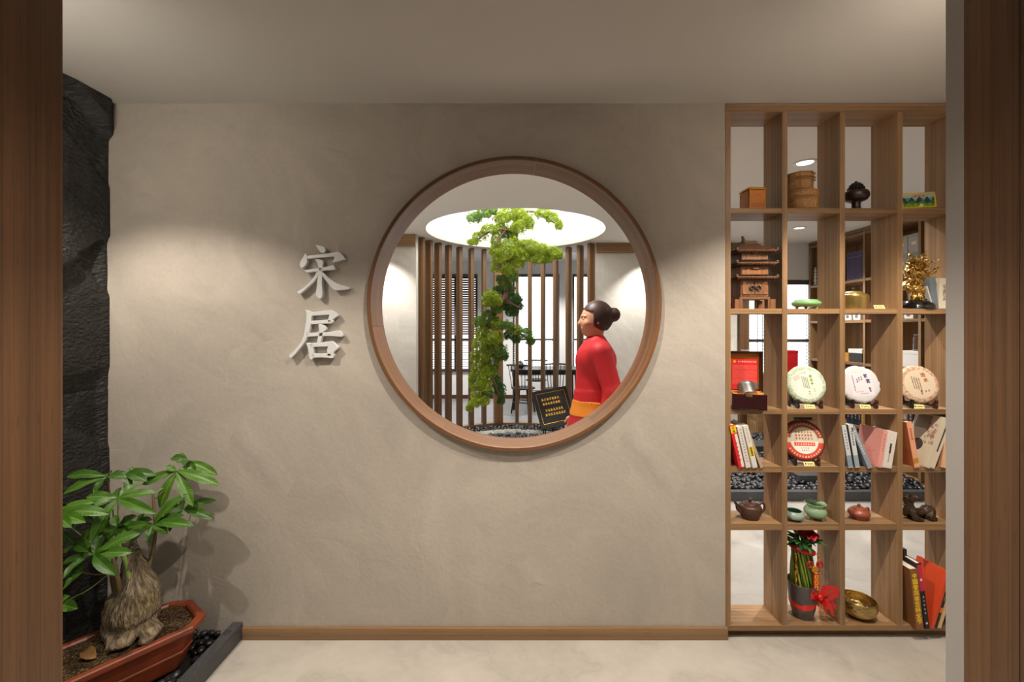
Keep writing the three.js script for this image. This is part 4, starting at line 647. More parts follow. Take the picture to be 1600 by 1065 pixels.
teaCake({ row: 2, px: 1257, py: 596, R: 0.094, z: -0.062, wrap: 0.01, label: 'round tea cake in white paper printed with a green leaf border', label2: 'dark wooden stand holding the green-bordered tea cake', tex: (g) => {
  g.fillStyle = '#dfe0cf'; g.fillRect(0, 0, 512, 512); dots(g, 1100, 0.76, 1.0, ['#7fae84', '#9cc39c', '#5f9868', '#a9c7a5'], 4); g.fillStyle = '#e9e2d6'; g.beginPath(); g.arc(256, 262, 190, 0, 7); g.fill(); g.fillStyle = '#cfc6bd'; g.save(); g.translate(180, 160); g.rotate(-0.5); g.fillRect(-90, -36, 190, 60); g.restore(); g.fillStyle = '#efe7da'; tilted(g, -0.12, () => g.fillRect(190, 120, 190, 260));
  tilted(g, -0.12, () => { column(g, '???', 300, 140, 40, 46, 7, '#7da236'); for (let i = 0; i < 4; i++) column(g, '?????????', 206 + i * 20, 150 + i * 6, 13, 17, 3, '#4f6a2c'); column(g, '??', 250, 340, 24, 28, 4, '#86b060'); column(g, '??', 320, 320, 20, 26, 3, '#86b060'); }); } });
teaCake({ row: 2, px: 1341, py: 594, R: 0.0925, z: -0.062, wrap: 0.03, label: 'round tea cake in plain white paper with purple characters', label2: 'dark wooden stand holding the plain white tea cake', tex: (g) => {
  g.fillStyle = '#d9d8da'; g.fillRect(0, 0, 512, 512); const r = rng(8); for (let i = 0; i < 60; i++) { g.strokeStyle = 'rgba(190,190,198,.4)'; g.lineWidth = 3; const a = r() * 6.3; g.beginPath(); g.moveTo(256 + Math.cos(a) * 250, 256 + Math.sin(a) * 250); g.lineTo(256 + Math.cos(a + 0.2) * 170, 256 + Math.sin(a + 0.2) * 170); g.stroke(); } g.fillStyle = '#e4dfe4'; tilted(g, -0.08, () => g.fillRect(130, 110, 270, 300));
  tilted(g, -0.08, () => { column(g, '紫', 300, 120, 58, 0, 7, '#4a3a78'); column(g, '雲', 318, 190, 58, 0, 7, '#4a3a78'); column(g, '??', 262, 150, 22, 28, 4, '#7a568e'); column(g, '??', 232, 160, 22, 28, 4, '#7a568e'); column(g, '??', 204, 180, 22, 28, 4, '#7a568e'); column(g, '????????????', 160, 130, 13, 18, 3, '#6a4a7c'); column(g, '??', 335, 300, 28, 32, 6, '#5c2a50'); for (let i = 0; i < 4; i++) { glyph(g, null, 180 + i * 22, 345, 14, 2.4, '#8a6a9a'); glyph(g, null, 230 + i * 24, 372, 14, 2.4, '#8a6a9a'); } }); } });
teaCake({ row: 2, px: 1432, py: 595, R: 0.094, z: -0.062, wrap: 0.012, label: 'round tea cake in cream paper with a russet leaf border', label2: 'dark wooden stand holding the russet-bordered tea cake', tex: (g) => {
  g.fillStyle = '#d8c6ad'; g.fillRect(0, 0, 512, 512); dots(g, 900, 0.74, 0.99, ['#a05a3c', '#b9785a', '#8a4a34', '#c9a184'], 14, 8); g.fillStyle = '#d9c8ae'; g.beginPath(); g.arc(256, 250, 180, 0, 7); g.fill();
  tilted(g, -0.1, () => { column(g, '活', 290, 110, 60, 0, 8, '#9a3820'); column(g, '水', 306, 180, 60, 0, 8, '#9a3820'); for (let i = 0; i < 4; i++) column(g, '?????????', 170 + i * 26, 150 + i * 10, 14, 18, 3.2, '#5a3a2a'); column(g, '??', 236, 336, 26, 30, 6, '#9a4030'); glyph(g, null, 290, 340, 26, 4, '#7a4a3a'); glyph(g, null, 326, 336, 26, 4, '#7a4a3a'); }); } });
teaCake({ row: 3, px: 1253, py: 682, R: 0.0955, z: -0.062, rim: std(0x5a2c20, 0.4), label: 'round red and white boxed tea cake with a dark rim', label2: 'dark wooden stand holding the red and white tea cake', tex: (g) => {
  g.fillStyle = '#8e3a28'; g.fillRect(0, 0, 512, 512); g.fillStyle = '#d84a34'; g.fillRect(0, 280, 512, 232); g.fillStyle = '#cfc4ac'; g.fillRect(0, 225, 512, 60); g.beginPath(); g.arc(256, 256, 172, 0, 7); g.fill(); g.strokeStyle = '#6e6a50'; g.lineWidth = 6; g.beginPath(); g.arc(256, 256, 166, 3.3, 6.2); g.stroke(); g.fillStyle = '#efe8dc'; g.beginPath(); g.arc(256, 262, 160, 0.05, 3.09); g.fill(); g.fillStyle = '#d8402c'; g.fillRect(130, 282, 250, 44);
  for (let i = 0; i < 8; i++) glyph(g, null, 144 + i * 29, 293, 22, 3.5, '#f4e0cf'); for (let i = 0; i < 6; i++) for (let j = 0; j < 3; j++) glyph(g, null, 150 + i * 36, 140 + j * 40, 28, 4, '#8a4a3a'); for (let i = 0; i < 5; i++) glyph(g, null, 200 + i * 22, 345, 14, 2, '#8a5a4a'); for (let i = 0; i < 4; i++) glyph(g, null, 212 + i * 22, 374, 14, 2, '#8a5a4a');
  for (let i = 0; i < 18; i++) { const a = 3.35 + i * 0.165; g.save(); g.translate(256 + Math.cos(a) * 208, 256 + Math.sin(a) * 208); g.rotate(a + 1.57); glyph(g, null, -14, -14, 28, 4, '#d8a890'); g.restore(); } for (let i = 0; i < 13; i++) { const a = 2.6 - i * 0.17; g.save(); g.translate(256 + Math.cos(a) * 208, 256 + Math.sin(a) * 208); g.rotate(a - 1.57); glyph(g, null, -13, -13, 26, 4, '#f4d6c6'); g.restore(); } } });
priceTag('small yellow price tag in front of the green-bordered tea cake', 1266, 2, -0.012); priceTag('small yellow price tag in front of the plain white tea cake', 1353, 2, -0.012); priceTag('small yellow price tag in front of the russet-bordered tea cake', 1437, 2, -0.012); priceTag('small yellow price tag in front of the red and white tea cake', 1265, 3, -0.012);
// ---- row 4 books
{
  const y = ROW[3] + 0.0006, bk = (label, pxb, t, h, d, lean, c, o2) => book(label, X(pxb, 0.008), y, 0.008, t, h, d, lean, c, o2);
  const yel = (g, w, h, a, b, n) => { g.fillStyle = '#e8c81a'; g.fillRect(0, h * a, w, h * (b - a)); for (let i = 0; i < n; i++) glyph(g, null, w * 0.25, h * (a + (b - a) * (i + 0.15) / n), w * 0.5, 5, '#5a4a10'); };
  bk('red book with a yellow sticker leaning at the head of the row of books', 1163.5, 0.028, 0.212, 0.14, 0.22, 0xb3141c, { spine: 0xd9232a, text: (g, w, h) => { g.fillStyle = '#e6ddd2'; g.fillRect(w * 0.5, h * 0.2, w * 0.5, h); yel(g, w, h, 0.0, 0.17, 2); sc(5, '#8a3030', 0.4, 0.9, 0.3, 4)(g, w, h); } });
  bk('white book with small print leaning against the red book', 1173.5, 0.024, 0.205, 0.14, 0.222, 0xd9d3ca, { text: sc(12, '#8d8a86', 0.05, 0.9, 0.34, 4) });
  bk('white book with a yellow label halfway up its spine', 1184, 0.024, 0.21, 0.14, 0.23, 0xddd8d0, { text: (g, w, h) => { sc(8, '#9a9690', 0.03, 0.42, 0.3, 4)(g, w, h); yel(g, w, h, 0.5, 0.72, 4); } });
  bk('beige book with a dark cover leaning most in the row with the red book', 1192.5, 0.014, 0.205, 0.14, 0.36, 0x6a5c50, { spine: 0xb8a188 });
  bk('pale blue grey book leaning on the shelf upright, first of its three', 1333, 0.022, 0.208, 0.14, 0.17, 0x6c7884, { spine: 0xcfd3d6, text: (g, w, h) => { g.fillStyle = '#8a9aa8'; g.fillRect(0, h * 0.72, w, h * 0.28); sc(7, '#5f6a74', 0.1, 0.6, 0.4, 4)(g, w, h); } });
  bk('pale blue grey book with dark titles, between its two likes', 1343.5, 0.022, 0.212, 0.14, 0.17, 0x6c7884, { spine: 0xd5d7d8, text: (g, w, h) => { g.fillStyle = '#9aa8b4'; g.fillRect(0, h * 0.72, w, h * 0.28); sc(6, '#4a545e', 0.12, 0.5, 0.45, 5)(g, w, h); } });
  bk('blue grey book leaning furthest over of the three, beside the pink book', 1363, 0.022, 0.22, 0.14, 0.40, 0x7c8894, { spine: 0x93a0ad, text: sc(10, '#dfe4e8', 0.08, 0.7, 0.4, 4), side: (g, w, h) => { g.strokeStyle = '#4a5560'; g.lineWidth = 4; g.beginPath(); g.moveTo(w * 0.3, h * 0.75); g.quadraticCurveTo(w * 0.6, h * 0.9, w * 0.8, h * 0.8); g.stroke(); } });
  bk('pink book leaning against a white one, its pink cover showing', 1371, 0.021, 0.182, 0.145, -0.165, 0xe0968a, { spine: 0xe6a397, text: sc(8, '#a8544c', 0.08, 0.6, 0.3, 4), side: (g, w, h) => { g.strokeStyle = '#cf6a5c'; g.lineWidth = 3; for (let i = 0; i < 7; i++) { g.beginPath(); g.arc(w * (0.3 + 0.08 * i), h * (0.75 - 0.02 * i), 12, 3, 6); g.stroke(); } } });
  bk('thick white book with black title leaning against the pink book', 1378.5, 0.045, 0.178, 0.14, -0.165, 0xe4ded6, { text: (g, w, h) => { for (let i = 0; i < 5; i++) glyph(g, null, w * 0.4, h * (0.32 + 0.055 * i), w * 0.22, 5, '#3a3634'); sc(9, '#9a948c', 0.6, 0.85, 0.14, 2)(g, w, h); g.strokeStyle = '#cfc6bc'; g.lineWidth = 2; g.beginPath(); g.arc(w / 2, h * 0.16, w * 0.3, 0, 7); g.stroke(); } });
  bk('orange book leaning against the shelf upright beside the cream picture book', 1437, 0.026, 0.225, 0.14, 0.175, 0xb8683a, { spine: 0xe8a884, text: (g, w, h) => { sc(5, '#c2502c', 0.12, 0.4, 0.4, 5)(g, w, h); g.fillStyle = '#c8832e'; g.fillRect(0, h * 0.8, w, h * 0.12); }, side: (g, w, h) => { g.fillStyle = 'rgba(140,60,20,.25)'; g.fillRect(0, h * 0.6, w, h * 0.4); } });
  bk('cream picture book with a dark round emblem, leaning wide open towards the room', 1446.5, 0.02, 0.258, 0.145, -0.35, 0xcabfa8, { spine: 0xd6ccb6, side: (g, w, h) => { g.fillStyle = '#8e7f6c'; g.fillRect(w * 0.1, 0, w * 0.55, h * 0.28); g.fillStyle = '#3a2a28'; g.beginPath(); g.arc(w * 0.42, h * 0.62, w * 0.22, 0, 7); g.fill(); g.strokeStyle = '#8a4a30'; g.lineWidth = 4; const r = rng(3); for (let i = 0; i < 40; i++) { g.beginPath(); g.arc(w * (0.6 + 0.35 * r()), h * (0.15 + 0.4 * r()), 5 + 7 * r(), 0, 5); g.stroke(); } } });
  bk('cream book with a dark brown title strip lying over the cream picture book', 1453, 0.022, 0.245, 0.13, -0.36, 0xd0c3ae, { spine: 0xdcd0bc, text: (g, w, h) => { g.fillStyle = '#3e2620'; g.fillRect(0, h * 0.05, w * 0.34, h * 0.62); sc(6, '#b9a58c', 0.1, 0.5, 0.25, 3)(g, w * 0.4, h); } });
  bk('peach coloured book standing behind the cream books at the end of the board', 1470, 0.03, 0.17, 0.12, -0.14, 0xb98a66, { spine: 0xe8b890 });
}
// ---- row 5
const clay = (c) => std(c, 0.38);
teapot('purple_clay_teapot', 'dark brown ribbed clay teapot with a squat rounded body', on(4, 1172, -0.068), 0.12, clay(0x4a3026),
  [[0.0001, 0], [0.036, 0], [0.04, 0.004], [0.051, 0.03], [0.054, 0.048], [0.05, 0.062], [0.038, 0.07], [0.034, 0.071]], [[0.036, 0.0705], [0.036, 0.074], [0.026, 0.079], [0.0001, 0.081]], [[0.0001, 0.079], [0.006, 0.08], [0.0055, 0.086], [0.009, 0.093], [0.005, 0.099], [0.0001, 0.1]],
  { p: [[-0.046, 0.035, 0], [-0.064, 0.048, 0], [-0.072, 0.07, 0], [-0.082, 0.082, 0]], r: [0.014, 0.0105, 0.0075, 0.0065] }, { p: [[0.046, 0.064, 0], [0.066, 0.072, 0], [0.078, 0.058, 0], [0.075, 0.038, 0], [0.062, 0.026, 0], [0.046, 0.024, 0]], r: [0.007, 0.0062, 0.006, 0.006, 0.006, 0.006] });
teapot('red_clay_teapot', 'small red clay teapot with a rounded knob', on(4, 1342, -0.06), 0.2, clay(0x8f4a34),
  [[0.0001, 0], [0.03, 0], [0.034, 0.005], [0.046, 0.024], [0.045, 0.036], [0.034, 0.048], [0.028, 0.05]], [[0.03, 0.0495], [0.028, 0.053], [0.016, 0.059], [0.0001, 0.061]], [[0.0001, 0.059], [0.004, 0.06], [0.0075, 0.066], [0.006, 0.072], [0.0001, 0.074]],
  { p: [[-0.04, 0.028, 0], [-0.052, 0.036, 0], [-0.06, 0.048, 0]], r: [0.011, 0.008, 0.006] }, { p: [[0.038, 0.042, 0], [0.054, 0.048, 0], [0.061, 0.036, 0], [0.056, 0.022, 0], [0.042, 0.018, 0]], r: [0.0055, 0.005, 0.005, 0.005, 0.005] });
tripod('celadon_brush_pot', 'squat pale grey green celadon pot with a dark open mouth', on(4, 1240, -0.05), [[0.0001, 0.01], [0.034, 0.008], [0.046, 0.018], [0.047, 0.03], [0.04, 0.042], [0.037, 0.046], [0.034, 0.044], [0.036, 0.035], [0.034, 0.016], [0.0001, 0.014]], celadon(0x93a99c), [[0.034, 0.042], [0.0355, 0.034], [0.033, 0.0175], [0.0001, 0.0155]], [0.034, 0.012, 0.007]);
tripod('celadon_censer', 'green celadon censer on three feet with a flared rim', on(4, 1274, -0.055), [[0.0001, 0.016], [0.032, 0.014], [0.047, 0.026], [0.05, 0.042], [0.044, 0.056], [0.038, 0.064], [0.046, 0.078], [0.048, 0.08], [0.044, 0.08], [0.035, 0.066], [0.04, 0.05], [0.038, 0.03], [0.0001, 0.022]], celadon(0x86a580), [[0.0345, 0.0665], [0.039, 0.05], [0.037, 0.032], [0.0001, 0.024]], [0.032, 0.02, 0.01]);
{
  const o = thing('bronze_beast', 'dark bronze sculpture of a crouching maned beast', 'sculpture', on(4, 1436, -0.055), 0.1), g = [], b = (...a) => g.push(a);
  b(-0.042, 0.043, 0, 0.021, 0.0, 0.033, 0.0, 0.015); b(0.0, 0.033, 0, 0.015, 0.045, 0.04, 0, 0.023);
  b(-0.05, 0.055, 0, 0.019, -0.054, 0.092, 0.004, 0.013); b(-0.054, 0.104, 0.006, 0.014, -0.034, 0.112, 0.018, 0.01); b(-0.034, 0.111, 0.018, 0.009, -0.018, 0.104, 0.024, 0.0075);
  for (const s of [-1, 1]) { b(-0.05, 0.04, s * 0.016, 0.016, -0.046, 0.018, s * 0.024, 0.011); b(-0.046, 0.018, s * 0.024, 0.011, -0.022, 0.008, s * 0.026, 0.0085); b(-0.022, 0.008, s * 0.026, 0.009, -0.012, 0.007, s * 0.026, 0.008);
    b(0.05, 0.042, s * 0.014, 0.019, 0.036, 0.022, s * 0.026, 0.013); b(0.036, 0.022, s * 0.026, 0.012, 0.052, 0.01, s * 0.026, 0.009); b(0.052, 0.01, s * 0.026, 0.01, 0.036, 0.007, s * 0.028, 0.0085); b(-0.058, 0.114, 0.004 + s * 0.009, 0.005, -0.066, 0.13, s * 0.014, 0.0025); }
  for (let i = 0; i < 8; i++) b(-0.062 - 0.004 * (i % 2), 0.114 - i * 0.01, -0.004, 0.006, -0.078, 0.124 - i * 0.013, -0.008 + 0.004 * (i % 2), 0.0025);
  for (let i = 0; i < 6; i++) b(-0.046 + i * 0.004, 0.106, 0.0, 0.004, -0.05 + i * 0.006, 0.118, -0.002, 0.0018);
  b(0.06, 0.052, 0, 0.01, 0.074, 0.04, 0, 0.008); b(0.074, 0.04, 0, 0.008, 0.072, 0.018, 0.004, 0.007);
  const f = bones(g, 0.012); mesh('beast', sdfMesh((x, y, z) => f(x, y, z) - 0.0012 * Math.sin(x * 330 + y * 200) * Math.sin(y * 380) - 0.0008 * Math.sin(z * 400), [-0.095, -0.003, -0.05], [0.095, 0.145, 0.05], 0.0026), std(0x4a3a2c, 0.38, { metalness: 0.55 }), o);
}
// ---- row 6
{
  const o = thing('lucky_bamboo_vase', 'lucky bamboo in a dark vase tied with red ribbons and a red flower', 'vase', on(5, 1254, -0.072)), r = rng(17);
  mesh('vase', lathe(smoothProfile([[0.0001, 0.001], [0.04, 0.001], [0.046, 0.01], [0.06, 0.08], [0.068, 0.15], [0.071, 0.172], [0.068, 0.173], [0.064, 0.15], [0.05, 0.03], [0.0001, 0.02]]), 44), std(0xffffff, 0.38, { map: texture(128, 128, (u, v) => { const k = 0.36 + 0.2 * (fbm(u, v, 8, 8, 4, 3) - 0.5); return [k, k * 0.93, k * 0.9]; }, 1, 1) }), o);
  const mSt = [0x6f8a2c, 0x8a9a3a, 0x566f24].map((c) => std(c, 0.35)), mLf = [0x2f6a2a, 0x3f8434, 0x1f4f24].map((c) => phys(c, 0.4, { side: THREE.DoubleSide, transmission: 0.15, thickness: 0 }));
  for (let i = 0; i < 34; i++) { const a = i * 2.4, q = 0.051 * Math.sqrt((i + 0.5) / 34), A = (k) => [Math.cos(a + k) * q, Math.sin(a + k) * q], [x, z] = A(-0.5), [x1, z1] = A(0.1), [x2, z2] = A(0.7); mesh('stalk', limb([V(x + 0.004, 0.08, z), V(x1, 0.22, z1), V(x2 * 0.9 - 0.004, 0.36, z2 * 0.9)], [0.006, 0.0058, 0.005], 10, 7, (t) => 0.12 * Math.pow(Math.max(0, Math.cos(t * 38 + i)), 12)), mSt[i % 3], o); }
  for (let i = 0; i < 54; i++) { const a = i * 2.4, e = 0.25 + 0.9 * r(), l = 0.06 + 0.035 * r(), b = V(Math.cos(a) * 0.03, 0.345 + 0.035 * r(), Math.sin(a) * 0.026), t = b.clone().add(V(Math.cos(a) * Math.cos(e), Math.sin(e) * 0.75, Math.sin(a) * Math.cos(e) * 0.9).multiplyScalar(l)); t.y = Math.min(t.y, ROWB[4] - ROW[5] - 0.012); aim(mesh('leaf', bladeGeo(b.distanceTo(t), 0.023, 0.25, 0.2, 0.02, i, 8, 2), mLf[i % 3], o), b, t, V(0.1, 1, 0.2)); }
  const mRed = phys(0xb00f1c, 0.5, { sheen: 0.5, side: THREE.DoubleSide }), mRib = std(0xc91f16, 0.36, { side: THREE.DoubleSide }), mGd = std(0xd89a2a, 0.35, { metalness: 0.7 });
  for (let i = 0; i < 22; i++) { const a = i * 2.4, k = 0.016 + 0.036 * i / 22, c = V(0.014 + Math.cos(a) * 0.4 * k, 0.41, 0.02 + Math.sin(a) * 0.4 * k), t = V(0.014 + Math.cos(a) * k, 0.432 - 0.6 * (k - 0.012), 0.03 + Math.sin(a) * k); aim(mesh('petal', bladeGeo(0.034, 0.042, 0.3, 0.25, 0.05, i, 6, 4), mRed, o), c, t, V(0, 1, 0.2)); }
  mesh('ribbon_collar', new THREE.TorusGeometry(0.05, 0.011, 8, 30).rotateX(Math.PI / 2).scale(1, 1, 0.9).rotateZ(-0.25).translate(-0.002, 0.335, 0), mRed, o);
  const band = (pts, w, mat, name = 'ribbon') => { const c = new THREE.CatmullRomCurve3(pts), n = 20, pos = [], idx = [], uv = []; for (let i = 0; i <= n; i++) { const p = c.getPoint(i / n), q = w * (0.8 + 0.2 * Math.sin(i * 0.9)); pos.push(p.x, p.y - q / 2, p.z, p.x, p.y, p.z + 0.002 * Math.sin(i), p.x, p.y + q / 2, p.z); uv.push(0, i / n, 0.5, i / n, 1, i / n); } for (let i = 0; i < n; i++) for (const k of [0, 1]) { const a = 3 * i + k; idx.push(a, a + 3, a + 1, a + 1, a + 3, a + 4); } const g = new THREE.BufferGeometry(); g.setAttribute('position', new THREE.Float32BufferAttribute(pos, 3)); g.setAttribute('uv', new THREE.Float32BufferAttribute(uv, 2)); g.setIndex(idx); g.computeVertexNormals(); return mesh(name, g, mat, o); };
  const around = [...Array(15)].map((_, i) => { const a = -0.55 + i * 0.448, q = 0.0615; return V(Math.sin(a) * q, 0.078 + 0.012 * Math.sin(a * 2), Math.cos(a) * q); }); band(around, 0.034, std(0xd42a1c, 0.4, { side: THREE.DoubleSide }));
  const K0 = V(0.045, 0.125, 0.056), loop = (dx, dy, w, l) => band([K0, V(K0.x + dx * 0.5, K0.y + dy + w, K0.z + 0.012), V(K0.x + dx, K0.y + dy, K0.z + 0.03), V(K0.x + dx * 0.6, K0.y + dy - w, K0.z + 0.02), K0], 0.036, mRib, 'bow_loop');
  loop(-0.062, 0.025, 0.012); loop(0.075, 0.035, 0.02); loop(0.03, 0.045, 0.01); loop(-0.03, -0.012, 0.008);
  band([K0, V(0.075, 0.1, 0.075), V(0.095, 0.062, 0.085)], 0.05, mRib, 'ribbon_tail'); band([K0, V(0.055, 0.085, 0.085), V(0.06, 0.04, 0.09)], 0.04, mRib, 'ribbon_tail'); band([K0, V(0.03, 0.1, 0.085), V(0.022, 0.052, 0.09)], 0.03, mRib, 'ribbon_tail'); band([K0, V(0.09, 0.115, 0.07), V(0.118, 0.085, 0.07)], 0.045, mRib, 'ribbon_tail');
  mesh('bow_knot', new THREE.SphereGeometry(0.014, 14, 10).scale(1, 1.2, 0.9).translate(K0.x, K0.y, K0.z + 0.006), mRib, o);
  // knotted hanging charm
  for (const s of [-1, 1]) mesh('charm_loop', new THREE.TorusGeometry(0.014, 0.004, 8, 20).rotateZ(s).translate(0.022 + s * 0.024, 0.285, 0.058), mRed, o);
  mesh('charm_medal', lathe([[0.0001, -0.003], [0.016, -0.003], [0.017, 0], [0.016, 0.003], [0.0001, 0.003]], 24).rotateX(Math.PI / 2).translate(0.022, 0.262, 0.06), mGd, o);
  mesh('charm_strip', bx(0.027, 0.085, 0.004, 0.026, 0.2, 0.062, 1), mRib, o);
  mesh('charm_print', move(new THREE.PlaneGeometry(0.023, 0.08), 0.026, 0.2, 0.0645), std(0xffffff, 0.5, { map: print(64, 200, (g, w, h) => { g.fillStyle = '#d0301c'; g.fillRect(0, 0, w, h); g.fillStyle = '#e2b02a'; for (let i = 0; i < 3; i++) { g.fillRect(8, 8 + i * 64, 48, 52); glyph(g, null, 14, 16 + i * 64, 36, 6, '#c0301c'); } }) }), o);
  for (const [x, z] of [[-0.052, 0.03], [0.056, 0.03], [0.046, 0.05]]) for (let i = 0; i < 18; i++) mesh('bead', new THREE.SphereGeometry(0.0042, 8, 6).translate(x + 0.002 * Math.sin(i), 0.18 + i * 0.0085, z), i % 4 ? mGd : mRed, o);
}
{
  const o = thing('brass_bowl', 'large hammered brass singing bowl on the bottom board', 'bowl', on(5, 1341, -0.072));
  mesh('bowl', lathe(smoothProfile([[0.0001, 0.001], [0.034, 0.0015], [0.062, 0.016], [0.077, 0.042], [0.08, 0.066], [0.078, 0.084], [0.0755, 0.0855], [0.073, 0.084], [0.075, 0.066], [0.072, 0.044], [0.058, 0.02], [0.032, 0.0065], [0.0001, 0.006]], 6), 64), std(0xb59c66, 0.3, { metalness: 1, bumpMap: texture(128, 128, (u, v) => { const k = fbm(u, v, 14, 14, 2, 5); return [k, k, k]; }, 0.5, 0.5, false), bumpScale: 0.004 }), o);
}
{
  const y = ROW[5] + 0.0006, bk = (label, pxb, z, t, h, d, lean, c, o2) => book(label, X(pxb, z), y, z, t, h, d, lean, c, o2);
  bk('thick brown tea encyclopedia with big yellow characters on its spine', 1443.5, 0.03, 0.037, 0.292, 0.165, 0.105, 0x7a4c28, { spine: 0x8a5a34, text: (g, w, h) => { '中国普洱茶百科全书'.split('').forEach((c, i) => glyph(g, c, w * 0.13, h * (0.05 + 0.098 * i), w * 0.72, 8, '#e8c320')); } });
  bk('black book with a pink panel on its spine, next to the brown encyclopedia', 1452.5, 0.026, 0.022, 0.318, 0.165, 0.13, 0x1a1618, { spine: 0x1c181a, text: (g, w, h) => { g.fillStyle = '#c8284c'; g.fillRect(0, 0, w, h * 0.42); glyph(g, null, w * 0.18, h * 0.22, w * 0.62, 7, '#f0dce0'); sc(5, '#b8b0a8', 0.5, 0.82, 0.4, 5)(g, w, h); g.fillStyle = '#d0c8c0'; g.beginPath(); g.arc(w / 2, h * 0.93, w * 0.26, 0, 7); g.fill(); } });
  bk('tall black book with pale pages standing behind the brown encyclopedia', 1419, -0.045, 0.016, 0.345, 0.11, 0.02, 0x16130f, { spine: 0x201c18 });
  bk('large orange red book leaning away from the black book', 1454.5, 0.02, 0.016, 0.28, 0.16, -0.29, 0xd8481e, { spine: 0xd44a22, side: (g, w, h) => { g.fillStyle = '#5a2414'; for (const [a, b] of [[0.2, 0.25], [0.3, 0.6], [0.25, 0.85]]) { g.beginPath(); g.arc(w * a, h * b, 9, 0, 7); g.fill(); g.fillRect(w * a, h * b, 30, 5); } } });
  bk('black spined book lying against the orange red book', 1460, 0.02, 0.012, 0.268, 0.155, -0.295, 0x1d1a18, { spine: 0x26211e, text: (g, w, h) => { sc(8, '#a09a90', 0.1, 0.5, 0.5, 6)(g, w, h); g.fillStyle = '#e07a20'; g.fillRect(0, h * 0.62, w, h * 0.1); } });
  bk('thick cream book leaning last against the orange red book', 1464, 0.018, 0.02, 0.255, 0.15, -0.3, 0xc9a878, { spine: 0xd8b888 });
}
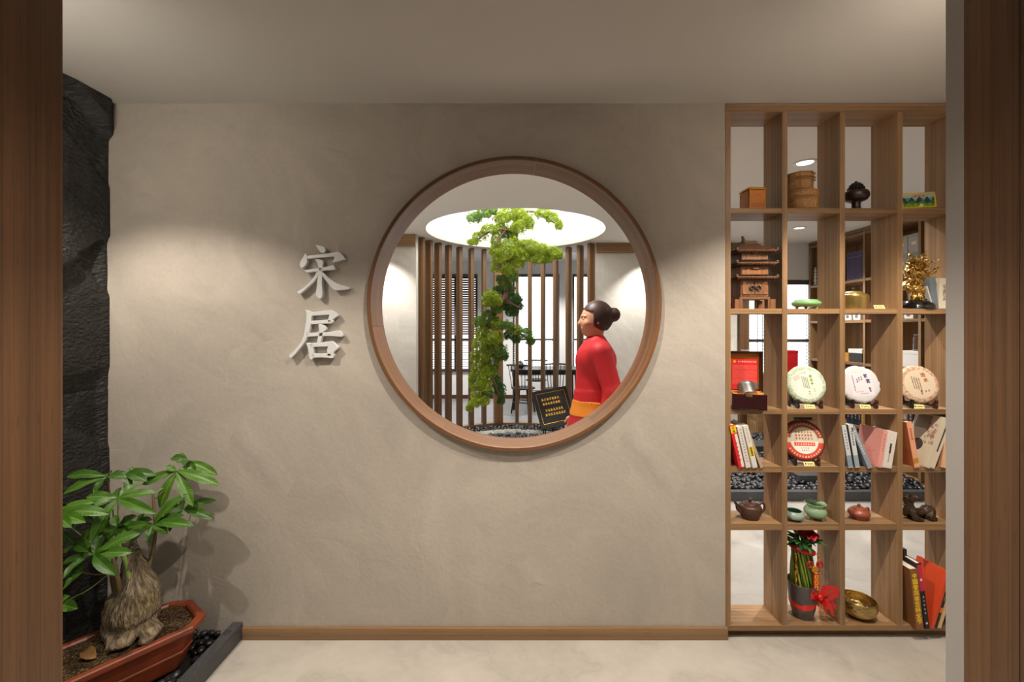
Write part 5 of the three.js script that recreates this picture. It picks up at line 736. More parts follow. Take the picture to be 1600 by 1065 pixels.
// ---------------------------------------------------------------- the hall and garden behind the wall
// pebble bed with granite kerb
const BX0 = -2.45, BX1 = 3.76, BZ0 = -1.70, bedTop = (x, z) => { const d = ZC - z; return 0.075 + 0.085 * Math.min(1, Math.max(0, (d - 3.9) / 0.7)) + 0.10 * Math.min(1, Math.max(0, (d - 4.6) / 1.0)) * Math.min(1, Math.max(0, (x - 1.25) / 0.4)); };
tag(mesh('garden_kerb', box2(BX0, BX1, 0, 0.084, BZ0 - 0.06, BZ0, 0, 0.003), mGranite), 'long dark granite kerb along the pebble bed behind the shelf', 'kerb');
{
  const g = new THREE.PlaneGeometry(BX1 - BX0, 1.7, 80, 30).rotateX(-Math.PI / 2).translate((BX0 + BX1) / 2, 0, BZ0 - 0.06 - 0.85), p = g.attributes.position;
  for (let i = 0; i < p.count; i++) { const x = p.getX(i), z = Math.max(p.getZ(i), x > 1.25 ? -3.18 : -3.44); p.setXYZ(i, x, bedTop(x, z) - 0.025, z); } g.computeVertexNormals(); struct('ground_garden_bed', g, mDark);
  const disc = new THREE.CylinderGeometry(ARC - 0.05, ARC - 0.05, 0.13, 64).translate(SKX, 0.065, SKZ); struct('ground_round_bed', disc, mDark);
  const r = rng(91), one = [], rest = [], white = [];
  const slots = [[1143, 1195], [1230, 1278], [1320, 1362], [1410, 1444]];
  for (let z = -1.79; z > -3.16; z -= 0.047) for (let x = 1.2; x < 3.7; x += 0.05) {
    const xx = x + (r() - 0.5) * 0.03, zz = z + (r() - 0.5) * 0.03, s = 0.026 + 0.016 * r(), y = bedTop(xx, zz) - 0.008 + 0.014 * r(), px = VX + xx * F / (ZC - zz);
    if (Math.hypot(xx - SKX, zz - SKZ) < ARC + 0.05) continue;
    (slots.some(([a, b]) => px > a - 3 && px < b + 3) && one.length < 175 ? one : rest).push([xx, y, zz, s]);
  }
  one.forEach(([x, y, z, s]) => pebble(x, y, z, s, 'glossy black pebble in the raised bed seen through the shelf', 'black pebbles in the raised garden bed', r));
  for (let z = -1.79; z > -2.3; z -= 0.05) for (let x = BX0 + 0.05; x < 1.2; x += 0.055) rest.push([x + (r() - 0.5) * 0.03, bedTop(x, z) - 0.008, z + (r() - 0.5) * 0.03, 0.026 + 0.014 * r()]);
  for (let x = -1.15; x < 1.2; x += 0.042) for (let z = SKZ - 1.15; z < SKZ + 1.15; z += 0.042) {
    const xx = x + (r() - 0.5) * 0.024, zz = z + (r() - 0.5) * 0.024, q = Math.hypot(xx - SKX, zz - SKZ); if (q > ARC - 0.06) continue;
    if (q > 0.64 && q < 0.9) continue; rest.push([xx, 0.148 + 0.02 * r(), zz, 0.022 + 0.012 * r()]);
  }
  for (let i = 0; i < 9000; i++) { const a = r() * 6.283, q = 0.63 + 0.28 * Math.sqrt(r()); white.push([SKX + Math.cos(a) * q, 0.136 + 0.018 * r(), SKZ + Math.sin(a) * q, 0.010 + 0.007 * r()]); }
  const inst = (name, geo, list, mat, label, cat) => { const m = new THREE.InstancedMesh(geo, mat, list.length), o = new THREE.Object3D(), c = new THREE.Color(); list.forEach(([x, y, z, s], i) => { o.position.set(x, y, z); o.rotation.set((r() - 0.5), r() * 6.3, (r() - 0.5)); o.scale.setScalar(s); o.updateMatrix(); m.setMatrixAt(i, o.matrix); m.setColorAt(i, c.setScalar(0.65 + 0.5 * r())); }); m.name = numbered(name); m.castShadow = m.receiveShadow = true; tag(m, label, cat); m.userData.kind = 'stuff'; scene.add(m); };
  inst('black_pebbles', PEBLOW, rest, std(0x2a2a2d, 0.34), 'mass of smaller black pebbles filling the garden bed', 'pebbles');
  inst('white_gravel', PEBLOW, white, std(0xb9b5ab, 0.8), 'ring of white gravel under the hanging pine tree', 'gravel');
  for (const [px, py, w, d, lab] of [[1262, 751, 0.36, 0.3, 'flat grey granite slab among black pebbles behind the purple shelf teapot row'], [1186, 703, 0.34, 0.26, 'grey granite slab higher up the pebble bed, below the drawer cabinet']]) {
    const z = px > 1200 ? -2.05 : -2.75, x = X(px, z), y = bedTop(x, z) + 0.02; tag(mesh('stepping_slab', bx(w, 0.055, d, x, y, z, 0, 0.004), mGranite), lab.replace(' behind the purple shelf teapot row', ', seen above the celadon censer'), 'slab');
  }
}
// slat screen
{
  const o = thing('slat_screen', 'curved screen of tall walnut slats behind the hanging pine tree', 'screen', [SKX, 0, SKZ]), list = [[-76], [-66.5], [-57.5], [-48.5], [-39.6], [-30.7], [-21.5], [-11.5, 0.115], [1.5], [10.4], [19.5], [28.6], [38.2], [47.2], [56.4]];
  const g = box2(-0.024, 0.024, 0.19, H - 0.004, -0.045, 0.045, 1, 0.002), gw = box2(-0.06, 0.06, 0.19, H - 0.004, -0.055, 0.055, 1, 0.002);
  for (const [deg, w] of list) { const a = deg * Math.PI / 180, m = mesh(w ? 'post' : 'slat', w ? gw : g, mWoodSlat, o); m.position.set(Math.sin(a) * ARC, 0, -Math.cos(a) * ARC); m.rotation.y = -a; }
  const rail = (y0, y1, n) => { const s = new THREE.Shape(), a0 = Math.PI / 2 - 60 * Math.PI / 180, a1 = Math.PI / 2 + 80 * Math.PI / 180; s.absarc(0, 0, ARC + 0.045, a0, a1, false); s.absarc(0, 0, ARC - 0.045, a1, a0, true); s.closePath(); mesh(n, grain(new THREE.ExtrudeGeometry(s, { depth: y1 - y0, bevelEnabled: false, curveSegments: 60 }).rotateX(-Math.PI / 2).translate(0, y0, 0), 0), mWood, o); };
  rail(0.0, 0.195, 'bottom_rail');
}
// hanging pine
{
  const D0 = -2.85, o = thing('hanging_pine', 'pine tree with bright green needle pads hanging down from the glowing skylight', 'tree', [SKX - 0.05, 3.12, SKZ]);
  const T = (px, py, dz = 0) => P(px, py, D0 + dz).sub(o.position), mB = std(0xffffff, 0.9, { map: texture(128, 256, (u, v) => { const k = 0.42 + 0.3 * (fbm(u, v, 10, 6, 4, 3) - 0.5); return [k, k * 0.78, k * 0.66]; }, 0.2, 0.4) });
  const br = (n, pts, r, k = 24) => mesh(n, limb(pts.map((p) => T(...p)), r, k, 9, (t, a) => 0.12 * Math.sin(t * 60 + a * 2)), mB, o);
  br('trunk', [[802, 302], [806, 345], [803, 368], [808, 382, -0.03], [796, 402], [788, 432, 0.03], [793, 452], [786, 470, 0.02], [772, 490], [763, 508], [758, 525, 0.04], [762, 548], [764, 575], [758, 605], [752, 630]], [0.042, 0.038, 0.036, 0.034, 0.032, 0.03, 0.03, 0.03, 0.028, 0.026, 0.024, 0.02, 0.017, 0.014, 0.009], 60);
  for (const [pts, r] of [[[[804, 340], [784, 337, 0.05], [762, 333], [744, 341]], [0.02, 0.016, 0.012, 0.006]], [[[804, 336], [830, 330, -0.03], [852, 338], [868, 350]], [0.02, 0.014, 0.011, 0.006]], [[[802, 364], [785, 358, 0.08], [765, 362, 0.1], [745, 374, 0.1]], [0.018, 0.014, 0.01, 0.006]], [[[790, 360, 0.06], [778, 375, 0.1], [772, 392, 0.1]], [0.013, 0.01, 0.006]], [[[800, 396], [825, 390, 0.03], [850, 396], [870, 400]], [0.02, 0.016, 0.012, 0.006]], [[[795, 402], [784, 412, 0.08], [773, 422, 0.1]], [0.015, 0.012, 0.007]], [[[792, 450], [778, 440], [783, 436]], [0.014, 0.01, 0.006]], [[[786, 470], [800, 474], [814, 482]], [0.02, 0.016, 0.01]], [[[772, 488], [766, 472, 0.05], [766, 462, 0.06]], [0.016, 0.012, 0.008]], [[[760, 512], [785, 508, 0.06], [806, 516, 0.06], [828, 533, 0.05]], [0.02, 0.016, 0.012, 0.006]], [[[762, 540], [778, 552], [788, 558]], [0.014, 0.01, 0.006]], [[[758, 580], [770, 592, 0.05], [781, 620, 0.06]], [0.016, 0.013, 0.006]], [[[752, 600], [744, 628], [733, 638]], [0.012, 0.01, 0.005]]]) br('branch', pts, r, 16);
  mesh('hanger', limb([T(802, 306), T(802, 300).setY(0.005)], [0.004, 0.004], 3, 6), mDark, o);
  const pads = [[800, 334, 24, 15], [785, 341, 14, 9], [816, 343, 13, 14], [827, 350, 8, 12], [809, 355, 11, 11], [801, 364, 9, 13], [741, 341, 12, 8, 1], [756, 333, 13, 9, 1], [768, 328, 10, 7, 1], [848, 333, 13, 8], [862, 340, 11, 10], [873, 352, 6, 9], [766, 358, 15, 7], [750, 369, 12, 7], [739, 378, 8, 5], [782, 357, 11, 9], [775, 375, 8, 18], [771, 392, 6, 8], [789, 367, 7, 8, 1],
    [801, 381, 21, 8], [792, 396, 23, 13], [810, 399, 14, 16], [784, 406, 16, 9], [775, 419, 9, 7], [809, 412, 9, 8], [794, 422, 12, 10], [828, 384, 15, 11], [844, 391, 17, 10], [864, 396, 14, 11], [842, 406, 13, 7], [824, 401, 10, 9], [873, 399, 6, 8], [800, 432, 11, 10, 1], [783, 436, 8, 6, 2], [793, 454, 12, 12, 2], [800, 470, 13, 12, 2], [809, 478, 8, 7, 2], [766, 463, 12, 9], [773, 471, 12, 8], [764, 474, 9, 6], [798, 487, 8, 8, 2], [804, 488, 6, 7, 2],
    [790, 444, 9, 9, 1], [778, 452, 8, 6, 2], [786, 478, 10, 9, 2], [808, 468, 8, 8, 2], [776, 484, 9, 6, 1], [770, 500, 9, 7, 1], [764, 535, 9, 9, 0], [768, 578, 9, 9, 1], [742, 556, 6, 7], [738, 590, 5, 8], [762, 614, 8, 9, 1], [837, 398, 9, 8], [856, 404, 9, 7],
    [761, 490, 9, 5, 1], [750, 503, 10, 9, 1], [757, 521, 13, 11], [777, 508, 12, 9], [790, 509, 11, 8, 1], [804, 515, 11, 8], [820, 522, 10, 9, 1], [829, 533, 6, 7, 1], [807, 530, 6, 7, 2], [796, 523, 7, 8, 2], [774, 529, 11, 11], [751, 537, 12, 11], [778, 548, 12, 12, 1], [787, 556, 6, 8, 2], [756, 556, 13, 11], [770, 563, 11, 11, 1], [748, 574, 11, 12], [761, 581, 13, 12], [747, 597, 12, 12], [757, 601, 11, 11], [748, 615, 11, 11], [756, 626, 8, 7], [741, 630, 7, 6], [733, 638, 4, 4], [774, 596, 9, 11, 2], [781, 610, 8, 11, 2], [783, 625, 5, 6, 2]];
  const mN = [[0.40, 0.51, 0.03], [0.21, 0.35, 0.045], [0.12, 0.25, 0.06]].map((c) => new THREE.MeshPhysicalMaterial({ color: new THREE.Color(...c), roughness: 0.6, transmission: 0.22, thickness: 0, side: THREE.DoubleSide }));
  const tuft = (() => { const pos = [], r = rng(2); for (let i = 0; i < 15; i++) { const a = i * 2.4, e = 0.15 + 1.35 * Math.sqrt(i / 15), d = V(Math.cos(a) * Math.cos(1.57 - e), Math.sin(1.57 - e), Math.sin(a) * Math.cos(1.57 - e)), s = new THREE.Vector3().crossVectors(d, V(0.3, 0.5, r())).normalize().multiplyScalar(0.12), m = d.clone().multiplyScalar(0.62), t = d.clone().multiplyScalar(1 + 0.1 * r()), l = m.clone().add(s), q = m.clone().sub(s); for (const p of [V(0, 0, 0), q, l, l, q, t]) pos.push(p.x, p.y, p.z); } return pos; })();
  pads.forEach(([px, py, rx, ry, tone = 0], k) => {
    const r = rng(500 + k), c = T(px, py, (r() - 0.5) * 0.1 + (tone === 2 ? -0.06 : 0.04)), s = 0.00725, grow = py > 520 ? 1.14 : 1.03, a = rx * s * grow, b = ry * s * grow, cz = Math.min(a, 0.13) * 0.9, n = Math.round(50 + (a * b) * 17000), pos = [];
    for (let i = 0; i < n; i++) {
      const y = 1 - 1.8 * (i + 0.5) / n, th = i * 2.39996, q = Math.sqrt(Math.max(0, 1 - y * y)), lump = 0.66 + 0.5 * r() * r() + 0.1 * Math.sin(th * 3 + y * 5), d = V(Math.cos(th) * q, y, Math.sin(th) * q), p = V(d.x * a, d.y * b, d.z * cz).multiplyScalar(lump).add(c);
      const nrm = V(d.x / a, d.y / b + 3, d.z / cz).normalize(), rot = new THREE.Quaternion().setFromUnitVectors(V(0, 1, 0), nrm).multiply(new THREE.Quaternion().setFromAxisAngle(V(0, 1, 0), r() * 6.3)), sz = 0.0135 + 0.012 * r(), w = V(0, 0, 0);
      for (let j = 0; j < tuft.length; j += 3) { w.set(tuft[j], tuft[j + 1], tuft[j + 2]).multiplyScalar(sz).applyQuaternion(rot).add(p); pos.push(w.x, w.y, w.z); }
    }
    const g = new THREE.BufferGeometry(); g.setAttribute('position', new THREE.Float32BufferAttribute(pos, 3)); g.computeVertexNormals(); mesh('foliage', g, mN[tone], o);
  });
}
// black plaque with a gold verse on a small easel
{
  const C = (px, py, d) => V((px - VX) * d / F, CY - (py - VY) * d / F, ZC - d), bl = C(846, 669.7, 5.5), br_ = C(900.5, 657.9, 5.62), tl = C(828.4, 613, 5.68);
  const ex = br_.clone().sub(bl), w = ex.length(); ex.normalize(); const ey = tl.clone().sub(bl), h = ey.length(); ey.addScaledVector(ex, -ey.dot(ex)).normalize(); const ez = new THREE.Vector3().crossVectors(ex, ey);
  const o = thing('verse_plaque', 'black tilted plaque with gold border and four lines of gold characters', 'plaque', bl.toArray()); o.quaternion.setFromRotationMatrix(new THREE.Matrix4().makeBasis(ex, ey, ez));
  mesh('panel', bx(w, h, 0.018, w / 2, h / 2, -0.009, 0, 0.003), std(0x17120f, 0.3), o);
  const b = 0.045; for (const [x, y, a, c] of [[w / 2, h - b, w - 2 * b, 0.006], [w / 2, b, w - 2 * b, 0.006], [w - b, h / 2, 0.006, h - 2 * b], [b, h / 2, 0.004, h - 2 * b]]) mesh('gold_border', bx(a, c, 0.002, x, y, 0.001, 0, 0), mGold, o);
  const lines = print(512, 400, (g, W, Hh) => { g.fillStyle = '#17110e'; g.fillRect(0, 0, W, Hh); const r = rng(12); [[7, 60, 40, 1], [7, 60, 110, 1], [7, 80, 220, 0], [8, 60, 290, 0]].forEach(([n, x, y, dot]) => { for (let i = 0; i < n; i++) glyph(g, null, x + i * 50, y, 42, 6, '#e0ac3c', r); if (dot) { g.fillStyle = '#e0ac3c'; g.beginPath(); g.arc(x + n * 50 + 8, y + 38, 5, 0, 7); g.fill(); } }); });
  mesh('verse', move(new THREE.PlaneGeometry(w * 0.76, h * 0.66), w / 2, h / 2, 0.0008), std(0xffffff, 0.3, { map: lines }), o);
  const inv = new THREE.Matrix4().makeBasis(ex, ey, ez).setPosition(bl).invert(), leg = (x, y, wx, wz) => { const t = V(x, y, -0.022), f = t.clone().applyMatrix4(inv.clone().invert()); f.y = 0.135; f.z += wz; f.x += wx; mesh('easel_leg', limb([t, f.applyMatrix4(inv)], [0.009, 0.008], 4, 8), mDark, o); };
  leg(w * 0.2, h * 0.6, 0.02, 0.0); leg(w * 0.8, h * 0.6, 0.02, 0.0); leg(w * 0.5, h * 0.75, 0.03, -0.06); leg(0.06, 0.02, 0, 0.02); leg(w - 0.06, 0.02, 0, 0.02);
  mesh('easel_ledge', bx(w * 0.9, 0.014, 0.03, w / 2, -0.008, -0.01, 0), mDark, o);
}
// person in red walking through the hall, seen from the side
{
  const o = thing('person', 'walking person with dark hair in a bun, red tunic, red skirt and orange sash', 'person', [0.57, 0, -0.86], -Math.PI / 2);
  const skin = phys(0xc08a6c, 0.55, { sheen: 0.2 }), red = phys(0xb80f18, 0.65, { sheen: 0.5 }), hairM = std(0x38211a, 0.5);
  const Lg = [[0.08, 0.9, 0, 0.085], [0.088, 0.48, 0.13, 0.055], [0.088, 0.1, 0.2, 0.034], [0.09, 0.035, 0.32, 0.026]], Rg = [[-0.08, 0.9, 0, 0.085], [-0.088, 0.47, 0.01, 0.055], [-0.088, 0.125, -0.21, 0.034], [-0.09, 0.03, -0.11, 0.026]];
  const La = [[0.165, 1.35, 0, 0.045], [0.215, 1.1, -0.07, 0.034], [0.205, 0.88, -0.02, 0.024]], Ra = [[-0.165, 1.35, 0, 0.045], [-0.21, 1.09, 0.0, 0.034], [-0.2, 0.88, 0.1, 0.024]];
  const chain = (c) => c.slice(1).map((b, i) => [...c[i], ...b]);
  const torso = [[0, 0.93, 0, 0.12, 0, 1.1, 0.005, 0.1], [-0.015, 1.1, 0.005, 0.095, -0.045, 1.28, 0, 0.09], [0.015, 1.1, 0.005, 0.095, 0.045, 1.28, 0, 0.09], [-0.12, 1.36, -0.005, 0.05, 0.12, 1.36, -0.005, 0.05], [0, 1.34, -0.01, 0.06, 0, 1.47, 0.005, 0.05]];
  const bodyF = bones([...torso, ...chain(Lg), ...chain(Rg), ...chain(La), ...chain(Ra)], 0.02);
  const headF = (x, y, z) => {
    let d = smin(ell(x, y, z, 0, 1.575, 0.005, 0.074, 0.1, 0.094), ell(x, y, z, 0, 1.515, 0.038, 0.052, 0.062, 0.06), 0.04);
    d = smin(d, bone([0, 1.572, 0.094, 0.008, 0, 1.54, 0.112, 0.0125], x, y, z), 0.018); d = smin(d, bone([0, 1.475, 0.07, 0.014, 0, 1.478, 0.076, 0.012], x, y, z), 0.025);
    for (const s of [-1, 1]) { d = smin(d, bone([s * 0.018, 1.59, 0.093, 0.007, s * 0.045, 1.588, 0.08, 0.006], x, y, z), 0.012); d = -smin(-d, ell(x, y, z, s * 0.031, 1.572, 0.1, 0.015, 0.01, 0.012), 0.012); d = smin(d, ell(x, y, z, s * 0.031, 1.571, 0.085, 0.0125, 0.0105, 0.0115), 0.003); d = smin(d, ell(x, y, z, s * 0.076, 1.56, -0.002, 0.009, 0.029, 0.017), 0.008); d = smin(d, ell(x, y, z, s * 0.04, 1.54, 0.07, 0.024, 0.02, 0.02), 0.02); }
    d = smin(d, bone([-0.016, 1.509, 0.094, 0.0055, 0.016, 1.509, 0.094, 0.0055], x, y, z), 0.008); d = smin(d, bone([-0.013, 1.5, 0.093, 0.0065, 0.013, 1.5, 0.093, 0.0065], x, y, z), 0.006);
    return smin(d, bone([0, 1.42, 0, 0.052, 0, 1.52, 0.0, 0.05], x, y, z), 0.03);
  };
  const hand = (w, dir, s) => {                                             // palm and five bent fingers hanging from the wrist
    const g = [], d = V(...dir).normalize(), side = V(0, 0, 1).addScaledVector(d, -d.z).normalize(), inn = new THREE.Vector3().crossVectors(d, side).multiplyScalar(s).normalize(), at = (a, b, c) => V(...w).addScaledVector(d, a).addScaledVector(side, b).addScaledVector(inn, c).toArray();
    for (const b of [-0.024, -0.008, 0.008, 0.024]) g.push([...at(-0.01, b * 0.5, 0), 0.018, ...at(0.075, b * 1.15, 0), 0.0125]);
    [[-0.03, 0.066], [-0.01, 0.078], [0.01, 0.084], [0.03, 0.076]].forEach(([b, l], i) => { g.push([...at(0.078, b, 0), 0.0092, ...at(0.078 + l * 0.45, b * 1.08, 0.008), 0.0084], [...at(0.078 + l * 0.45, b * 1.08, 0.008), 0.0084, ...at(0.078 + l * 0.75, b * 1.08, 0.022), 0.0076], [...at(0.078 + l * 0.75, b * 1.08, 0.022), 0.0076, ...at(0.078 + l * 0.92, b * 1.06, 0.036), 0.0064]); });
    g.push([...at(0.02, 0.026, 0.004), 0.013, ...at(0.05, 0.048, 0.016), 0.0105], [...at(0.05, 0.048, 0.016), 0.0105, ...at(0.082, 0.052, 0.026), 0.008]);
    const f = bones(g, 0.007); return sdfMesh(f, w.map((q) => q - 0.19), w.map((q) => q + 0.19), 0.0042);
  };
  mesh('body', merge([sdfMesh(bodyF, [-0.3, 0.0, -0.32], [0.3, 1.47, 0.42], 0.013), sdfMesh(headF, [-0.1, 1.42, -0.11], [0.1, 1.69, 0.14], 0.0045), hand([0.205, 0.88, -0.02], [-0.05, -1, 0.25], -1), hand([-0.2, 0.88, 0.1], [0.05, -0.92, 0.4], 1)]), skin, o);
  for (const s of [-1, 1]) { mesh('eye', new THREE.SphereGeometry(0.0055, 12, 8).translate(s * 0.031, 1.571, 0.0915), std(0x1a100c, 0.2), o); }
  mesh('lips', new THREE.SphereGeometry(1, 14, 8).scale(0.019, 0.0065, 0.006).translate(0, 1.505, 0.0985), std(0xa04a44, 0.5), o);
  mesh('hair', sdfMesh((x, y, z) => { const shell = ell(x, y, z, 0, 1.585, -0.012, 0.089, 0.114, 0.108), face = Math.max(0.028 + 0.5 * Math.max(0, 1.56 - y) * 0 - z, y - 1.638 + 0.25 * Math.abs(x)); let d = Math.max(shell, -face, 1.492 - y); return smin(d, ell(x, y, z, 0, 1.60, -0.125, 0.05, 0.048, 0.042), 0.015); }, [-0.12, 1.46, -0.19], [0.12, 1.72, 0.12], 0.005), hairM, o);
  const dressF = (x, y, z) => {
    let d = bones([[-0.05, 1.3, 0, 0.118, 0.05, 1.3, 0, 0.118], [0, 1.28, 0.0, 0.13, 0, 1.06, 0.005, 0.135], [-0.13, 1.36, -0.005, 0.065, 0.13, 1.36, -0.005, 0.065], [0, 1.38, 0, 0.075, 0, 1.42, 0, 0.064]], 0.05)(x, y, z);
    const k = Math.max(0, (1.06 - y) / 0.7), rr = 0.14 + 0.14 * k + 0.012 * k * Math.sin(Math.atan2(z, x) * 7), cz = 0.02 * k; d = smin(d, Math.max(Math.hypot(x * 1.12, (z - cz) * (1 - 0.12 * k)) - rr, y - 1.08, 0.36 - y), 0.03); return d;
  };
  const sl = (c) => bones([[c[0][0], c[0][1], c[0][2], 0.072, c[1][0], c[1][1], c[1][2], 0.062], [c[1][0], c[1][1], c[1][2], 0.062, ...c[2].slice(0, 3).map((v, i) => v * 0.85 + c[1][i] * 0.15), 0.06]], 0.02), sL = sl(La), sR = sl(Ra);
  const lo = [-0.36, 0.34, -0.4], hi = [0.36, 1.5, 0.44];
  mesh('tunic', sdfMesh((x, y, z) => Math.max(smin(smin(dressF(x, y, z), sL(x, y, z), 0.03), sR(x, y, z), 0.03), Math.min(1.0 - y, Math.min(sL(x, y, z), sR(x, y, z)) - 0.012)), lo, hi, 0.013), red, o);
  mesh('sash', sdfMesh((x, y, z) => Math.max(dressF(x, y, z) - 0.006, y - 1.03, 0.92 - y), [-0.36, 0.9, -0.4], [0.36, 1.06, 0.44], 0.013), std(0xd07a18, 0.55), o);
  mesh('skirt', sdfMesh((x, y, z) => Math.max(dressF(x, y, z), y - 0.94), lo, [0.36, 0.97, 0.44], 0.014), phys(0xa80d1a, 0.65, { sheen: 0.5 }), o);
  for (const c of [Lg, Rg]) { const a = c[2], b = c[3], f = bones([[a[0], b[1] + 0.012 + (a[1] - 0.1) * 0.7, a[2] - 0.03, 0.038, b[0], b[1] + 0.004, b[2] - 0.01, 0.034]], 0.02); mesh('shoe', sdfMesh((x, y, z) => Math.max(f(x, y, z), -y + 0.001), [a[0] - 0.08, -0.004, a[2] - 0.12], [a[0] + 0.08, 0.2, b[2] + 0.08], 0.007), mDark, o); }
}
// dining table and spindle chairs in the far room
const mTable = std(0x2b2826, 0.4);
{
  const o = thing('dining_table', 'dark dining table by the bright window beyond the slat screen', 'table', [0.62, 0, -6.35]);
  mesh('tabletop', bx(1.3, 0.035, 0.8, 0, 0.735, 0, 0, 0.006), mTable, o); mesh('apron', merge([bx(1.1, 0.07, 0.02, 0, 0.68, 0.3), bx(1.1, 0.07, 0.02, 0, 0.68, -0.3), bx(0.02, 0.07, 0.6, 0.56, 0.68, 0), bx(0.02, 0.07, 0.6, -0.56, 0.68, 0)]), mTable, o);
  for (const x of [-0.57, 0.57]) for (const z of [-0.31, 0.31]) mesh('leg', limb([V(x, 0.717, z), V(x * 1.03, 0, z * 1.03)], [0.035, 0.024], 4, 8), mTable, o);
  const j = thing('small_jar', 'small dark lidded jar on the far dining table', 'jar', [0.16, 0.7535, -6.25]); mesh('body', lathe(smoothProfile([[0.0001, 0], [0.05, 0], [0.075, 0.05], [0.05, 0.1], [0.035, 0.11]])), mTable, j); mesh('lid', lathe(smoothProfile([[0.038, 0.11], [0.03, 0.13], [0.008, 0.14], [0.01, 0.155], [0.0001, 0.16]])), mTable, j);
  const chair = thing('spindle_chair', 'dark spindle-back chair at the shaded end of the dining table', 'chair', [0.2, 0, -5.75], 2.7, undefined), m = std(0x262322, 0.45);
  mesh('seat', lathe([[0.0001, 0.43], [0.2, 0.43], [0.22, 0.445], [0.2, 0.46], [0.0001, 0.455]], 28), m, chair);
  for (const a of [0.7, 2.44, 3.84, 5.58]) mesh('leg', limb([V(Math.cos(a) * 0.15, 0.435, Math.sin(a) * 0.15), V(Math.cos(a) * 0.22, 0, Math.sin(a) * 0.22)], [0.017, 0.013], 4, 8), m, chair);
  for (const z of [-0.13, 0.13]) mesh('stretcher', limb([V(-0.15, 0.2, z * 1.1), V(0.15, 0.2, z * 1.1)], [0.009, 0.009], 3, 7), m, chair);
  for (let i = 0; i < 7; i++) { const x = -0.17 + i * 0.0567; mesh('spindle', limb([V(x * 0.9, 0.45, -0.17 + 0.25 * x * x * 4), V(x * 1.15, 0.86, -0.235 + x * x)], [0.007, 0.0065], 4, 6), m, chair); }
  mesh('top_rail', limb([-0.24, -0.12, 0, 0.12, 0.24].map((x) => V(x, 0.87 - 0.25 * x * x, -0.235 + x * x)), [0.014, 0.016, 0.016, 0.016, 0.014], 16, 8).scale(1, 1, 1), m, chair);
  [[0.78, -5.6, 3.3, 'dark spindle-back chair at the middle of the dining table, turned from the window'], [1.42, -5.62, 2.9, 'dark spindle-back chair behind the verse plaque'], [0.5, -6.98, 0.1, 'dark spindle-back chair between the dining table and the bright window']].forEach(([x, z, a, l]) => { const c = chair.clone(); c.name = numbered('spindle_chair'); c.position.set(x, 0, z); c.rotation.y = a; c.userData = { label: l, category: 'chair' }; scene.add(c); });
}
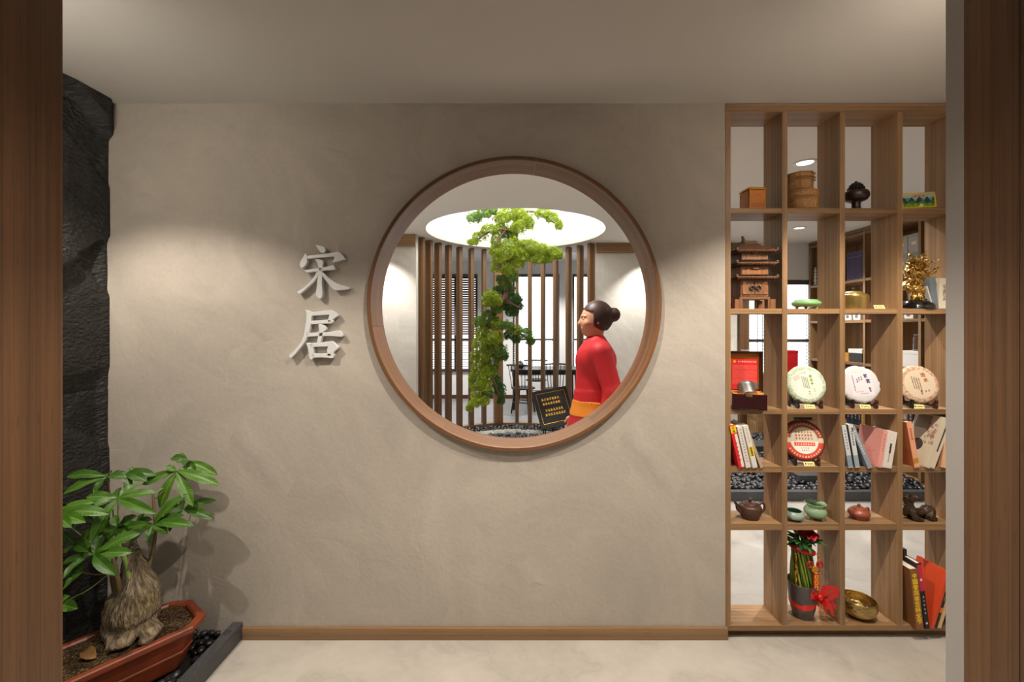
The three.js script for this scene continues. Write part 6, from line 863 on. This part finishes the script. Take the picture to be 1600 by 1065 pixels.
// bookcase along the end wall of the hall
{
  const o = thing('bookcase', 'walnut wall bookcase with open bays at the end of the hall', 'bookcase', [3.8, 0, -1.5]), zz = [-3.49, -2.62, -1.97, -1.5], bz = 1.5, yb = [0.05, 0.42, 0.8, 1.115, 1.585, 2.035, 2.54];
  zz.forEach((z) => mesh('upright', box2(0, 0.38, 0, 2.56, z + bz - 0.014, z + bz + 0.014, 1), mWood, o));
  for (let c = 0; c < 3; c++) { yb.forEach((y) => mesh('shelf', box2(0.002, 0.38, y - 0.0145, y + 0.0145, zz[c] + bz + 0.0145, zz[c + 1] + bz - 0.0145, 2), mWood, o)); mesh('back_panel', box2(0.381, 0.395, 0.03, 2.56, zz[c] + bz, zz[c + 1] + bz - 0.001, 1), mWoodPale, o); }
  mesh('cornice', box2(-0.004, 0.38, 2.561, 2.596, zz[0] + bz - 0.014, zz[3] + bz + 0.014, 2), mWood, o);
  const on2 = (z, lvl) => [3.825, yb[lvl] + 0.0152, z];
  // volumes: spine towards -x
  const vol = (label, lvl, z, t, h, d, cov, spine, pat, group) => { const [x, y] = on2(z, lvl), b = book(label, x, y, z, t, h, d, 0, cov, { spine, turn: -Math.PI / 2, group, text: pat }); return b; };
  const pur = (g, w, h) => { g.strokeStyle = 'rgba(190,180,220,.6)'; g.lineWidth = 3; g.strokeRect(5, 5, w - 10, h - 10); g.beginPath(); g.moveTo(0, h * 0.18); g.lineTo(w, h * 0.18); g.stroke(); };
  ['next to the bay upright', 'in the middle of its row', 'farther along its row'].forEach((t, i) => vol('tall purple bound volume on the high bookcase shelf, ' + t, 5, -2.69 - i * 0.083, 0.078, 0.315, 0.22, 0x3b3150, 0x43385a, pur));
  const blk = (g, w, h) => { for (let i = 0; i < 5; i++) glyph(g, null, w * 0.12, h * (0.08 + 0.17 * i), w * 0.72, 7, '#d8d6d0'); };
  ['by the window end', 'next to its twin'].forEach((t, i) => vol('black volume with big pale characters on the high shelf, ' + t, 5, -3.42 + i * 0.09, 0.085, 0.25, 0.2, 0x222124, 0x2a292c, blk));
  vol('dark red volume on the high shelf beyond the bay upright', 5, -2.5, 0.09, 0.31, 0.22, 0x4a1416, 0x5a181a);
  for (let i = 0; i < 2; i++) for (let j = 0; j < 2; j++) { const q = thing('storage_box', ['lower', 'upper'][j] + ' pale grey box on the high shelf behind the gilded dragon, ' + ['beside the upright', 'second from the upright'][i], 'box', [3.9, yb[5] + 0.0152 + j * 0.181, -2.06 - i * 0.135]); mesh('body', bx(0.14, 0.15, 0.125, 0, 0.075, 0, 1, 0.004), std(0xb9b6b2, 0.7), q); mesh('lid', bx(0.144, 0.03, 0.129, 0, 0.165, 0, 1, 0.004), std(0xa9a6a2, 0.7), q); mesh('label_card', bx(0.002, 0.03, 0.05, -0.071, 0.09, 0), mPaper, q); }
  const pb = print(64, 64, (g) => { g.fillStyle = '#d8d4cc'; g.fillRect(0, 0, 64, 64); g.fillStyle = '#6a6a72'; g.beginPath(); g.arc(30, 36, 16, 0, 7); g.fill(); g.fillStyle = '#8f5a48'; g.fillRect(40, 8, 16, 12); });
  [[-2.74, 'next to the tall pink tin'], [-2.87, 'in the middle of three'], [-3.0, 'farthest from the pink tin'], [-2.1, 'below the pale grey boxes'], [-2.24, 'second under the pale grey boxes']].forEach(([z, t]) => { const q = thing('patterned_box', 'small white patterned box, middle bookcase shelf, ' + t, 'box', [3.86, yb[4] + 0.0152, z]); mesh('body', bx(0.09, 0.09, 0.1, 0, 0.045, 0, 1, 0.003), std(0xd8d4cc, 0.6), q); mesh('lid', bx(0.093, 0.03, 0.103, 0, 0.1055, 0, 1, 0.003), std(0xcac4ba, 0.6), q); mesh('print', new THREE.PlaneGeometry(0.09, 0.08).rotateY(-Math.PI / 2).translate(-0.0457, 0.045, 0), std(0xffffff, 0.6, { map: pb }), q); });
  const pt = thing('pink_tin', 'tall pink flowered tin on the middle bookcase shelf', 'tin', [3.88, yb[4] + 0.0152, -2.545]); mesh('body', lathe([[0.0001, 0], [0.05, 0], [0.05, 0.2], [0.0001, 0.2]], 28), std(0xffffff, 0.4, { map: print(128, 128, (g) => { g.fillStyle = '#d59aa4'; g.fillRect(0, 0, 128, 128); const r = rng(4); for (let i = 0; i < 40; i++) { g.fillStyle = r() > 0.5 ? '#f0dcd8' : '#6a3f5a'; g.beginPath(); g.arc(r() * 128, r() * 128, 4 + r() * 6, 0, 7); g.fill(); } }) }), pt); mesh('lid', lathe([[0.051, 0.2005], [0.051, 0.24], [0.046, 0.25], [0.0001, 0.252]], 28), std(0x7a5060, 0.4), pt);
  // the counter
  const cb = (name, label, cat, y, z, w, h, d, c, x = 3.95) => { const q = thing(name, label, cat, [x, y, z]); mesh('body', bx(d, h * 0.8, w, 0, h * 0.4, 0, 1, 0.003), std(c, 0.5), q); mesh('lid', bx(d + 0.003, h * 0.2, w + 0.003, 0, h * 0.9, 0, 1, 0.003), std(c, 0.45), q); return q; }, y3 = yb[3] + 0.0152;
  cb('gift_carton', 'flat dark grey carton on the bookcase counter above the white tea cake', 'box', y3, -2.8, 0.18, 0.1, 0.2, 0x2c2d2e); cb('gift_carton', 'golden carton beside the dark grey carton, close to the bay upright', 'box', y3, -2.655, 0.08, 0.085, 0.2, 0xc49228); cb('gift_carton', 'golden carton past the dark grey carton, on its far side', 'box', y3, -2.955, 0.1, 0.095, 0.2, 0xb9842a);
  cb('paper_stack', 'white ream of paper lying on the dark grey carton', 'paper', y3 + 0.1006, -2.81, 0.2, 0.045, 0.2, 0xdedcd8); cb('folded_cloth', 'cream folded cloth on the counter by the window end', 'cloth', y3, -3.33, 0.22, 0.04, 0.16, 0xd9ccb0);
  cb('gift_carton', 'white carton under the glass jar on the counter', 'box', y3, -2.12, 0.2, 0.16, 0.18, 0xd8d6d2); cb('gift_carton', 'patterned tan carton in front of the counter back, beside the white carton', 'box', y3, -2.3, 0.12, 0.1, 0.18, 0xb48e6a);
  const jar = thing('glass_jar', 'clear glass jar with a metal lid on the white carton', 'jar', [3.95, y3 + 0.1605, -2.12]); mesh('body', lathe(smoothProfile([[0.0001, 0.001], [0.055, 0.001], [0.062, 0.02], [0.062, 0.12], [0.05, 0.14], [0.0475, 0.14], [0.058, 0.118], [0.058, 0.022], [0.05, 0.006], [0.0001, 0.006]])), phys(0xffffff, 0.03, { transmission: 1, thickness: 0.005, ior: 1.45 }), jar); mesh('lid', lathe([[0.0001, 0.141], [0.054, 0.141], [0.054, 0.165], [0.0001, 0.168]], 28), mSteel, jar);
  [[0x252c3c, 'dark navy', -2.716], [0x1f2634, 'navy', -2.768], [0x2a3242, 'blue black', -2.82], [0x222a38, 'deep blue', -2.875], [0xb99030, 'mustard yellow', -2.662]].forEach(([c, n, z]) => vol(n + ' volume on the low bookcase shelf behind the leaning pink book', 1, z, 0.048, 0.27, 0.2, c, c, sc(6, '#b8b090', 0.1, 0.8, 0.4, 4)));
  [[0x5a2226, 'maroon', -2.03], [0x2c2528, 'charcoal', -2.09], [0x8a7a68, 'taupe', -2.15]].forEach(([c, n, z]) => vol(n + ' volume on the low bookcase shelf behind the cream picture book', 1, z, 0.05, 0.28, 0.2, c, c, sc(6, '#c8c0b0', 0.1, 0.8, 0.4, 4)));
}
{
  const o = thing('sideboard', 'wooden drawer cabinet under the window at the end of the pebble bed', 'cabinet', [3.36, 0, -3.35]);
  mesh('carcass', box2(-0.37, 0.37, 0.002, 0.92, -0.15, 0.1, 0), mWoodPale, o); mesh('top', box2(-0.385, 0.375, 0.921, 0.95, -0.155, 0.125, 0), mWood, o);
  for (let c = 0; c < 2; c++) for (let r = 0; r < 4; r++) { const d = mesh('drawer', box2(-0.365 + c * 0.367, -0.003 + c * 0.367, 0.06 + r * 0.215, 0.27 + r * 0.215, 0.101, 0.118, 0), mWoodPale, o); mesh('handle', bx(0.22, 0.022, 0.006, -0.184 + c * 0.367, 0.2 + r * 0.215, 0.121, 0), mDark, d); }
  const p = thing('red_carton', 'upright red carton standing on the drawer cabinet before the window', 'box', [3.45, 0.951, -3.33]); mesh('body', bx(0.135, 0.25, 0.1, 0, 0.125, 0, 1, 0.003), std(0xb0121c, 0.5), p); mesh('lid', bx(0.139, 0.035, 0.104, 0, 0.268, 0, 1, 0.003), std(0xa00e18, 0.5), p);
}
renderer.render(scene, camera);
